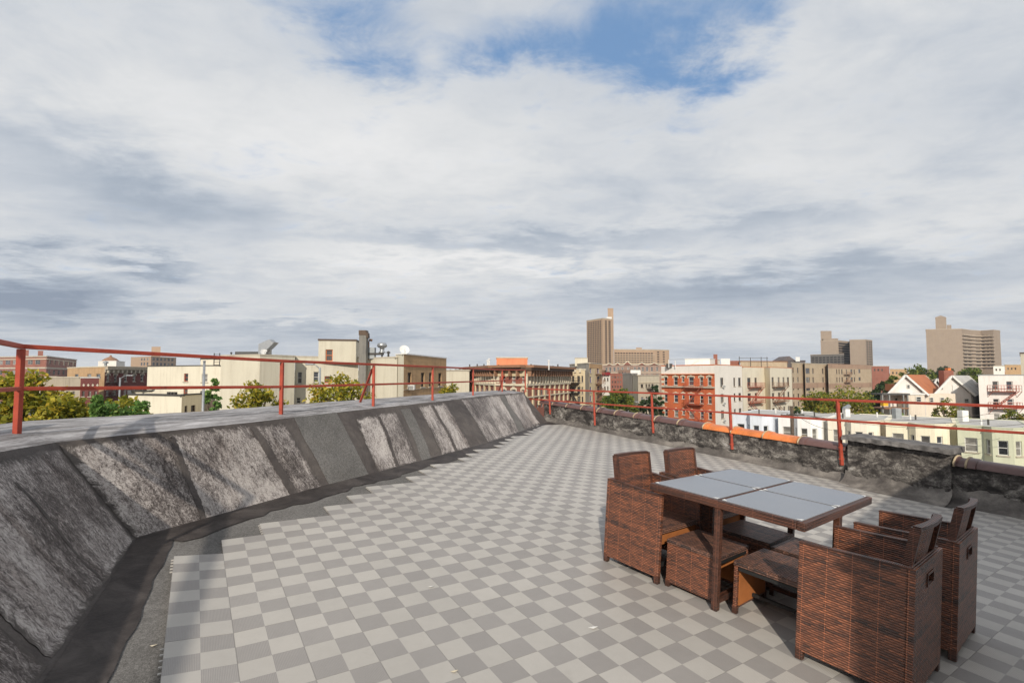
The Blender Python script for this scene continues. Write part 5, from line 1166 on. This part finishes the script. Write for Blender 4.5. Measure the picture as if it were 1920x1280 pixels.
# ---- terraced row houses below, with angled bays
RA=P(1380,61); RB=P(1920,44.5); rd=(RB-RA).normalized(); rn=Vector((rd.y,-rd.x))
def rx(px): t=(px-960)/F; return (t*RA.y-RA.x)/(rd.x-t*rd.y)     # distance along the row
RZT=-3.25
rowspec=[(1372,1456,(.66,.70,.76),'pale blue terraced house with a white framed bay, left end of the row'),(1456,1548,(.80,.79,.77),'white terraced house with a small gabled bay behind the utility pole'),(1548,1656,(.78,.72,.60),'cream terraced house with grey side bay, under the big round tree'),
 (1656,1789,(.78,.72,.55),'pale yellow terraced house with the widest view between two railing posts'),(1789,1938,(.55,.56,.42),'sage green terraced house with white framed windows, right end of the row'),(1938,2110,(.60,.52,.42),'sandy terraced house just beyond the right edge of view')]
for k,(x0,x1,col,lab) in enumerate(rowspec):
    u0,u1=rx(x0)+.01,rx(x1)-.01; W=u1-u0
    wm_=wallmat('row_house_siding_%d'%k,col,.25,mul(col,.9),ns=2)
    def pt(u,o=0.): p=RA+rd*u+rn*o; return p
    pts=[pt(u0),pt(u0+W*.34),pt(u0+W*.44,.95),pt(u0+W*.70,.95),pt(u0+W*.86,0),pt(u0+W*.90,0),pt(u0+W*.905,-1.6),pt(u1,-1.6)]
    b=Bld('row_house',lab,'house',pts,RZT,wm_,'terraced houses with angled bays',roofm=m_roofl,par=.01)
    b.B=[pt(u1,-11),pt(u0,-11)]
    ww=.85; zt_=RZT-1.15; 
    for i,f0 in ((0,.52),(1,.5),(2,.5),(3,.42)):
        L=(b.P[i+1]-b.P[i]).length; w_=min(.95,L*.5)
        for j in range(3):
            z1=zt_-2.9*j; b.holes[i].append((L*f0-w_/2,L*f0+w_/2,z1-1.35,z1,m_fw,0,True,None))
    b.finish(mats={i:wm_ for i in range(7)},coping=wm_,cop_h=.06,cop_o=.05)
    r_=random.Random(k)
    for q in range(2):
        p=pt(u0+W*r_.uniform(.2,.8),-r_.uniform(1.5,7)); m_=MB(); m_.tube([(p.x-b.O.x,p.y-b.O.y,RZT-b.z0-.05),(p.x-b.O.x,p.y-b.O.y,RZT-b.z0+.55)],.08,8); m_.build('vent_pipe',m_iron_b if q else m_wht,b.root)
    if k==2:
        p=pt(u0+1.2,-5); m_=MB(); m_.box(p.x-b.O.x-.28,p.y-b.O.y-.28,RZT-b.z0-.02,p.x-b.O.x+.28,p.y-b.O.y+.28,RZT-b.z0+.9); m_.build('chimney',m_wht,b.root)
        m_=MB(); m_.bar((p.x-b.O.x-.35,p.y-b.O.y-.1,RZT-b.z0+.9),(p.x-b.O.x+.35,p.y-b.O.y-.1,RZT-b.z0+1.3),.35); m_.build('chimney_cowl',m_galv,b.root)
    if k in (3,4):
        p=pt(u0+W*.12,-6); m_=MB(); m_.box(p.x-b.O.x-.33,p.y-b.O.y-.3,RZT-b.z0-.02,p.x-b.O.x+.33,p.y-b.O.y+.3,RZT-b.z0+1.15); m_.build('chimney',m_met if k==3 else m_wht,b.root)
# ================================================================== trees
def leafmat(name,cols,trans=.35):
    def b_(k):
        P_=k.tc.outputs['Object']; a=k.noise(P_,.55,4,.6); w=k.N.new('ShaderNodeTexWhiteNoise'); 
        g=k.N.new('ShaderNodeNewGeometry'); r=g.outputs['Random Per Island']
        v=k.math('ADD',k.math('MULTIPLY',a,.62),k.math('MULTIPLY',r,.38))
        n=len(cols); c=k.ramp(v,[(.28+.44*i/(n-1),cols[i]) for i in range(n)]); k.col(c); k.bs.inputs['Roughness'].default_value=.6
        tr=k.N.new('ShaderNodeBsdfTranslucent'); k.L.new(c,tr.inputs[0]); mx=k.N.new('ShaderNodeMixShader'); mx.inputs[0].default_value=trans
        k.L.new(k.bs.outputs[0],mx.inputs[1]); k.L.new(tr.outputs[0],mx.inputs[2]); k.L.new(mx.outputs[0],k.N['Material Output'].inputs[0])
    return M(name,b_)
L_yel=leafmat('yellowing_leaves',[(.10,.12,.015),(.22,.22,.02),(.40,.34,.03),(.50,.33,.04)]); L_grn=leafmat('fresh_green_leaves',[(.05,.12,.025),(.11,.22,.05),(.20,.33,.08),(.32,.40,.12)])
L_mid=leafmat('mid_green_leaves',[(.035,.07,.015),(.08,.13,.02),(.16,.20,.03),(.24,.24,.04)]); L_drk=leafmat('dark_green_leaves',[(.012,.03,.012),(.025,.055,.02),(.05,.09,.03),(.07,.11,.04)]); L_olv=leafmat('olive_orange_leaves',[(.06,.10,.015),(.14,.18,.02),(.24,.24,.03),(.36,.24,.05)])
m_bark=plain('bark',(.10,.075,.055),.9,var=.4,ns=6)
def tree(px,Y,pyt,pyb,wpx,leaf,label,cat='tree',n=3200,ls=.22,seed=1,name='tree',clumps=34,conic=False,group=None,dep=None):
    c=P(px,Y); O=Vector((c.x,Y,GZ)); t=empty(name,O,label,cat,group); r_=random.Random(seed)
    zt=zat(pyt,Y)-GZ; zb=zat(pyb,Y)-GZ; w=wpx/2*Y/F; hz=(zt-zb)/2; zc=(zt+zb)/2; dy=dep or w
    cl=[]
    for i in range(clumps):
        while True:
            a,b,c_=r_.uniform(-1,1),r_.uniform(-1,1),r_.uniform(-1,1)
            if a*a+b*b+c_*c_<1: break
        q=(a*a+b*b+c_*c_)**.5; k=(.55+.45*r_.random())/max(q,.05) if r_.random()<.75 else 1; k=min(k,1/max(q,.05)*.96)
        a,b,c_=a*k,b*k,c_*k
        if conic: s_=max(.12,(1-(c_+1)/2)); a*=s_;b*=s_
        cl.append((a*w*.86,b*dy*.86,zc+c_*hz*.88,r_.uniform(.20,.36)*min(w,hz*1.2)*(.6 if conic else 1)))
    v=[];f=[]
    for i in range(n):
        x,y,z,rr=cl[r_.randrange(clumps)]
        th=r_.uniform(0,6.283); cz=r_.uniform(-1,1); sz=math.sqrt(1-cz*cz); q=rr*(r_.random()**.45)
        p=Vector((x+q*sz*math.cos(th),y+q*sz*math.sin(th),z+q*cz*.8))
        nn=Vector((r_.gauss(0,1),r_.gauss(0,1),r_.gauss(.7,1))).normalized(); u=nn.cross(Vector((r_.gauss(0,1),r_.gauss(0,1),r_.gauss(0,1)))).normalized(); w2=nn.cross(u); s_=ls*r_.uniform(.6,1.3)
        i0=len(v); v+= [tuple(p-u*s_*.5),tuple(p+w2*s_*.3),tuple(p+u*s_*.6),tuple(p-w2*s_*.3)]; f.append((i0,i0+1,i0+2,i0+3))
    me=bpy.data.meshes.new('crown'); me.from_pydata(v,[],f); me.materials.append(leaf); o=link(bpy.data.objects.new('crown',me)); o.parent=t
    m_=MB(); tr=.16+.012*zt; m_.tube([(0,0,-.1),(.05,0,zb*.5),(0,.05,zb),(0,0,zc)],[tr,tr*.85,tr*.7,tr*.35],8)
    for i in range(9):
        x,y,z,rr=cl[i%clumps]; s0=Vector((0,0,zb*.9+(zc-zb)*r_.random()*.8)); m_.tube([s0,s0.lerp(Vector((x,y,z)),.5)+Vector((0,0,.2)),Vector((x,y,z))],[tr*.4,tr*.25,tr*.08],5)
    m_.build('trunk',m_bark,t,smooth=True)
    return t
TR=[ # px,Y,top,bottom,width,leaf,label,n,ls
 (28,17,684,905,200,L_yel,'tall yellow green street tree behind the leftmost railing post',7500,.20),
 (118,15,738,900,150,L_yel,'low yellowing bush like tree just right of the leftmost railing post',4800,.17),
 (186,14,726,900,92,L_grn,'slim fresh green tree poking up above the left parapet',5200,.13),
 (242,15,732,900,112,L_grn,'small fresh green tree in front of the cream rear extension',5600,.14),
 (150,19,748,900,120,L_yel,'bushy yellow tree between the leftmost railing post and the green saplings',4200,.19),
 (225,16,748,900,190,L_yel,'low yellow orange tree filling the space behind the green saplings',6500,.17),
 (401,34,700,800,34,L_grn,'narrow green tree squeezed beside the big cream stuccoed wall',2200,.22),
 (482,24,713,815,112,L_yel,'sparse yellow tree before the big cream stuccoed building',2400,.19),
 (640,25,698,805,132,L_yel,'broad sparse yellow tree beside the dark roof flue',3000,.19),
 (845,38,720,790,74,L_yel,'yellow tree below the low beige building',2400,.24),
 (1160,92,721,800,74,L_mid,'round olive green street tree in the gap left of the orange red tenement',4200,.55),
 (1229,92,716,800,28,L_drk,'dark green tree touching the left corner of the orange red tenement',1800,.5),
 (1206,100,744,790,26,L_drk,'small dark tree under the cream corner building',1000,.5),
 (1134,210,690,716,12,L_drk,'tiny dark tree top beside the small white house',500,.8),
 (1566,66,722,850,170,L_olv,'big round olive and orange leafed tree behind the terraced row',16000,.36),
 (1655,84,703,800,66,L_drk,'dark conifer like tree left of the orange roofed house',4500,.42),
 (1672,95,697,760,34,L_mid,'mid green tree top behind the dark conifer like tree',1500,.5),
 (1718,150,684,735,56,L_mid,'green tree top rising behind the orange roof',2600,.7),
 (1768,160,686,730,44,L_drk,'dark tree behind the orange brick chimney',1800,.7),
 (1818,150,689,730,50,L_mid,'light green tree right of the pale grey roof',2200,.7),
 (1768,60,742,815,50,L_olv,'thin sparse young tree in front of the pale grey roofed house',1300,.26),
 (1797,60,764,815,34,L_mid,'small green shrub tree beside the thin young tree',900,.26),
 (1688,62,769,815,42,L_grn,'bright green bush below the porch of the orange roofed house',1200,.26),
 (1890,60,765,815,46,L_olv,'green bush below the red fire escape at the right',1300,.26),
 (1492,62,755,815,18,L_drk,'small dark shrub by the utility pole',500,.26),
 (862,330,690,705,50,L_drk,'far dark tree line tip behind the low beige building',700,1.6),
 (1760,330,686,712,70,L_drk,'far dark tree mass at the foot of the broad brown block',900,1.6),
 (1190,100,752,800,22,L_mid,'low green bush beside the street in the gap',700,.4)]
for i,(px,Y,t0,b0,w,lf,lab,n,ls) in enumerate(TR):
    tree(px,Y,t0,b0,w,lf,lab,n=n,ls=ls,seed=i+3,conic=(i in (2,)),name='tree',clumps=26 if n<2600 else 44)
# skyline tree belt and distant city
def belt():
    r_=random.Random(11); v=[];f=[]
    for i in range(5200):
        a=r_.uniform(-.9,.9); Y=r_.uniform(620,700); x=math.tan(a)*Y; h=7+2.2*math.sin(a*23)+1.6*math.sin(a*61+1)+r_.uniform(-1,1)
        z=CH+ r_.uniform(-13,h); p=Vector((x,Y,z)); s_=r_.uniform(1.5,3.4); u=Vector((r_.gauss(0,1),r_.gauss(0,1),r_.gauss(0,1))).normalized(); w=u.cross(Vector((0.3,.8,.2))).normalized(); i0=len(v)
        v+=[tuple(p-u*s_),tuple(p+w*s_*.7),tuple(p+u*s_),tuple(p-w*s_*.7)]; f.append((i0,i0+1,i0+2,i0+3))
    me=bpy.data.meshes.new('distant_trees'); me.from_pydata(v,[],f); me.materials.append(L_drk); o=link(bpy.data.objects.new('distant_woodland',me)); tag(o,'far off dark belt of trees along the horizon','woodland',kind='stuff')
belt()
for (x0,x1,Y,yt,m_,lab) in ((146,184,310,694,W_cream,'cream low block far off between the red institution and the white roofed block'),(235,248,320,697,W_grey,'narrow grey low block far off right of the white roofed block'),
    (328,352,330,698,W_mred,'red brown low block far off behind the pale apartment building'),(1028,1066,260,690,W_beige,'beige low block far off above the cornice end'),(1700,1740,330,699,W_grey,'grey low block far off behind the leafy tree tops'),
    (1878,1899,300,697,W_mred,'red brown low block far off near the right edge'),(1255,1284,200,696,W_cream,'cream low block far off behind the orange red tenement roof')):
    b=Bld('distant_building',lab,'building',[P(x0,Y),P(x1,Y)],Z(yt,Y),m_,back='far'); b.finish(coping=m_conc,cop_h=.3,cop_o=.1)
# ================================================================== street things
road((14,140),(24,20),9); road((-60,118),(90,112),10,.008); road((10,140),(30,330),9,.010); road((9.5,60),(7,20),2.2,.014,'pavement')
def pole(px,Y,pyt,r,mat,label,name='street_pole',cat='pole',arm=None):
    c=P(px,Y); t=empty(name,Vector((c.x,Y,GZ)),label,cat); zt=zat(pyt,Y)-GZ; m_=MB(); m_.tube([(0,0,-.1),(0,0,zt)],[r*1.2,r],10); m_.build('shaft',mat,t,smooth=True)
    if arm:
        m_=MB(); m_.tube([(0,0,zt-.1),(arm*.5,0,zt+.25),(arm,0,zt+.3)],r*.5,6); m_.build('arm',mat,t,smooth=True); m_=MB(); m_.box(arm-.35,-.15,zt+.2,arm+.35,.15,zt+.36); m_.build('lamp_head',m_galv,t,bevel=.04)
    return t
t=pole(383,30,677,.07,m_galv,'plain galvanised steel pole standing before the cream wall on the left'); m_=MB(); m_.lathe([(.0,.02),(.085,.0),(.085,-.06),(.0,-.06)],12,(0,0,zat(677,30)-GZ+.03)); m_.build('cap',m_galv,t)
t=pole(1482,46,761,.15,m_bark,'wooden utility pole with sagging wires in front of the white terraced house','utility_pole')
zt=zat(766,46)-GZ; m_=MB(); m_.bar((-1.1,-.1,zt-.6),(1.1,-.1,zt-.6),.12); m_.build('cross_arm',m_bark,t)
for dx in (-1,-.5,.5,1): m_=MB(); m_.lathe([(0,.16),(.05,.15),(.06,0),(0,0)],8,(dx,-.1,zt-.54)); m_.build('insulator',m_met,t)
c0=Vector(t.location)
def wire(a,b,label,sag=.8,r=.018,n=12,parent=None):
    a=Vector(a);b=Vector(b); pts=[a.lerp(b,i/n)-Vector((0,0,sag*4*(i/n)*(1-i/n))) for i in range(n+1)]; m_=MB(); m_.tube(pts,r,5); o=m_.build('overhead_wire',m_iron_b,None,smooth=True)
    return tag(o,label,'wire')
wl=['second','topmost','lower','lowest']
for k,dx in enumerate((-1,-.5,.5)):
    wire(c0+Vector((dx,-.1,zt-.4)),at(1975,[757,772,788][k],40),['topmost overhead wire running right from the utility pole','middle overhead wire running right from the utility pole','lowest overhead wire running right from the utility pole'][k],1.0)
wire(c0+Vector((0,0,zt-.3)),at(1560,806,44),'short slack service wire dropping from the utility pole to the cream terrace',.3)
pole(905/4+0,60,708,.09,m_galv,'slim street lamp in front of the dark red brick tenement','street_lamp','street lamp',arm=1.2)
pole(800/4+400,39,689,.09,m_met,'grey lamp post with double head before the stucco recess','street_lamp','street lamp',arm=-.8)
pole(1223,95,750,.10,m_galv,'street lamp between trees, left of the orange red tenement','street_lamp','street lamp',arm=-2.0)
pole(1177,90,756,.10,m_galv,'street lamp with short arm in front of the round olive tree','street_lamp','street lamp',arm=1.6)
for k,(px,py,lab) in enumerate(((1112,1177,'white curled paper scrap on the tiles left of the footstools'),(852,1259,'tiny yellowish scrap on the tiles at the bottom edge'),(1180,1064,'small white scrap at the foot of the left armchair'),(808,1100,'tiny white speck of litter on the middle of the tiles'),(288,1206,'small pale leaf on the dark roofing beside the tile edge'))):
    d=ray(px,py); t_=(TH-CH)/(d[2]-SX*d[0]-SY*d[1]); x,y=d[0]*t_,d[1]*t_; z=fz(x,y)+(TH if k<4 else 0)+.003
    m_=MB(); s_=.02 if k else .03; m_.poly([(-s_,0,0),(0,-s_*.5,.002),(s_,.1*s_,.006),(.2*s_,s_*.5,.001)]); m_.poly([(-s_,0,.001),(.2*s_,s_*.5,.002),(s_,.1*s_,.007),(0,-s_*.5,.003)]); o=m_.build('litter_scrap',m_wht if k not in (1,4) else m_trim,None,fixn=False); o.location=(x,y,z); tag(o,lab,'litter')
# parked cars in the street gap
def car(px,Y,col,label,rot,group='cars parked in the side street'):
    c=P(px,Y); t=empty('parked_car',Vector((c.x,Y,GZ+.02)),label,'car',group,(0,0,rot)); m_=MB()
    prof=[(-2.2,.35),(-2.2,.85),(-1.9,.95),(-1.35,1.0),(-.85,1.42),(.55,1.45),(1.15,1.02),(2.0,.88),(2.2,.7),(2.2,.35)]
    n=len(prof); m_.v=[(x,-.86,z) for x,z in prof]+[(x,.86,z) for x,z in prof]; m_.f=[tuple(range(n)),tuple(range(2*n-1,n-1,-1))]+[(k,(k+1)%n,(k+1)%n+n,k+n) for k in range(n)]; m_.mi=[0]*len(m_.f)
    m_.build('body',plain('car_paint_%d'%int(px),col,.25,.1,var=.03),t,bevel=.07)
    for s in (-1,1):
        g=MB(); y=s*.868; g.quad((-.95,y,1.0),(.95,y,1.0),(.5,y,1.38),(-.75,y,1.36)); g.build('side_window',m_pane[0],t,fixn=False)
        for x in (-1.4,1.35):
            w=MB(); w.tube([(x,s*.66,.33),(x,s*.88,.33)],.33,14); wh=w.build('wheel',m_blk,t); h=MB(); h.tube([(x,s*.87,.33),(x,s*.90,.33)],.19,10); h.build('hub',m_galv,wh)
    return t
car(1196,125,(.7,.7,.7),'white car parked in the gap below the cream corner building',R(75)); car(1180,118,(.75,.74,.72),'white car nearer in the side street, partly behind the olive tree',R(80)); car(1213,128,(.04,.04,.05),'black car on the side street beneath the cream corner building',R(70)); car(1222,118,(.75,.45,.03),'yellow cab on the side street beside the orange red tenement',R(75))
car(1150,128,(.35,.37,.40),'silver grey car at the left of the side street gap',R(82))

# haze: one closed box of even, thin air round the camera and the whole city
m_=MB(); m_.box(-900,-60,GZ-1.2,900,760,75)
hz=bpy.data.materials.new('thin_air'); hz.use_nodes=True; hn=hz.node_tree; hn.nodes.clear(); ho=hn.nodes.new('ShaderNodeOutputMaterial'); hv=hn.nodes.new('ShaderNodeVolumePrincipled'); hv.inputs['Density'].default_value=.00022; hv.inputs['Color'].default_value=(.86,.90,.96,1); hv.inputs['Anisotropy'].default_value=.2; hn.links.new(hv.outputs[0],ho.inputs['Volume'])
h=m_.build('haze',hz,kind='stuff'); tag(h,'thin pale air over the city','haze')
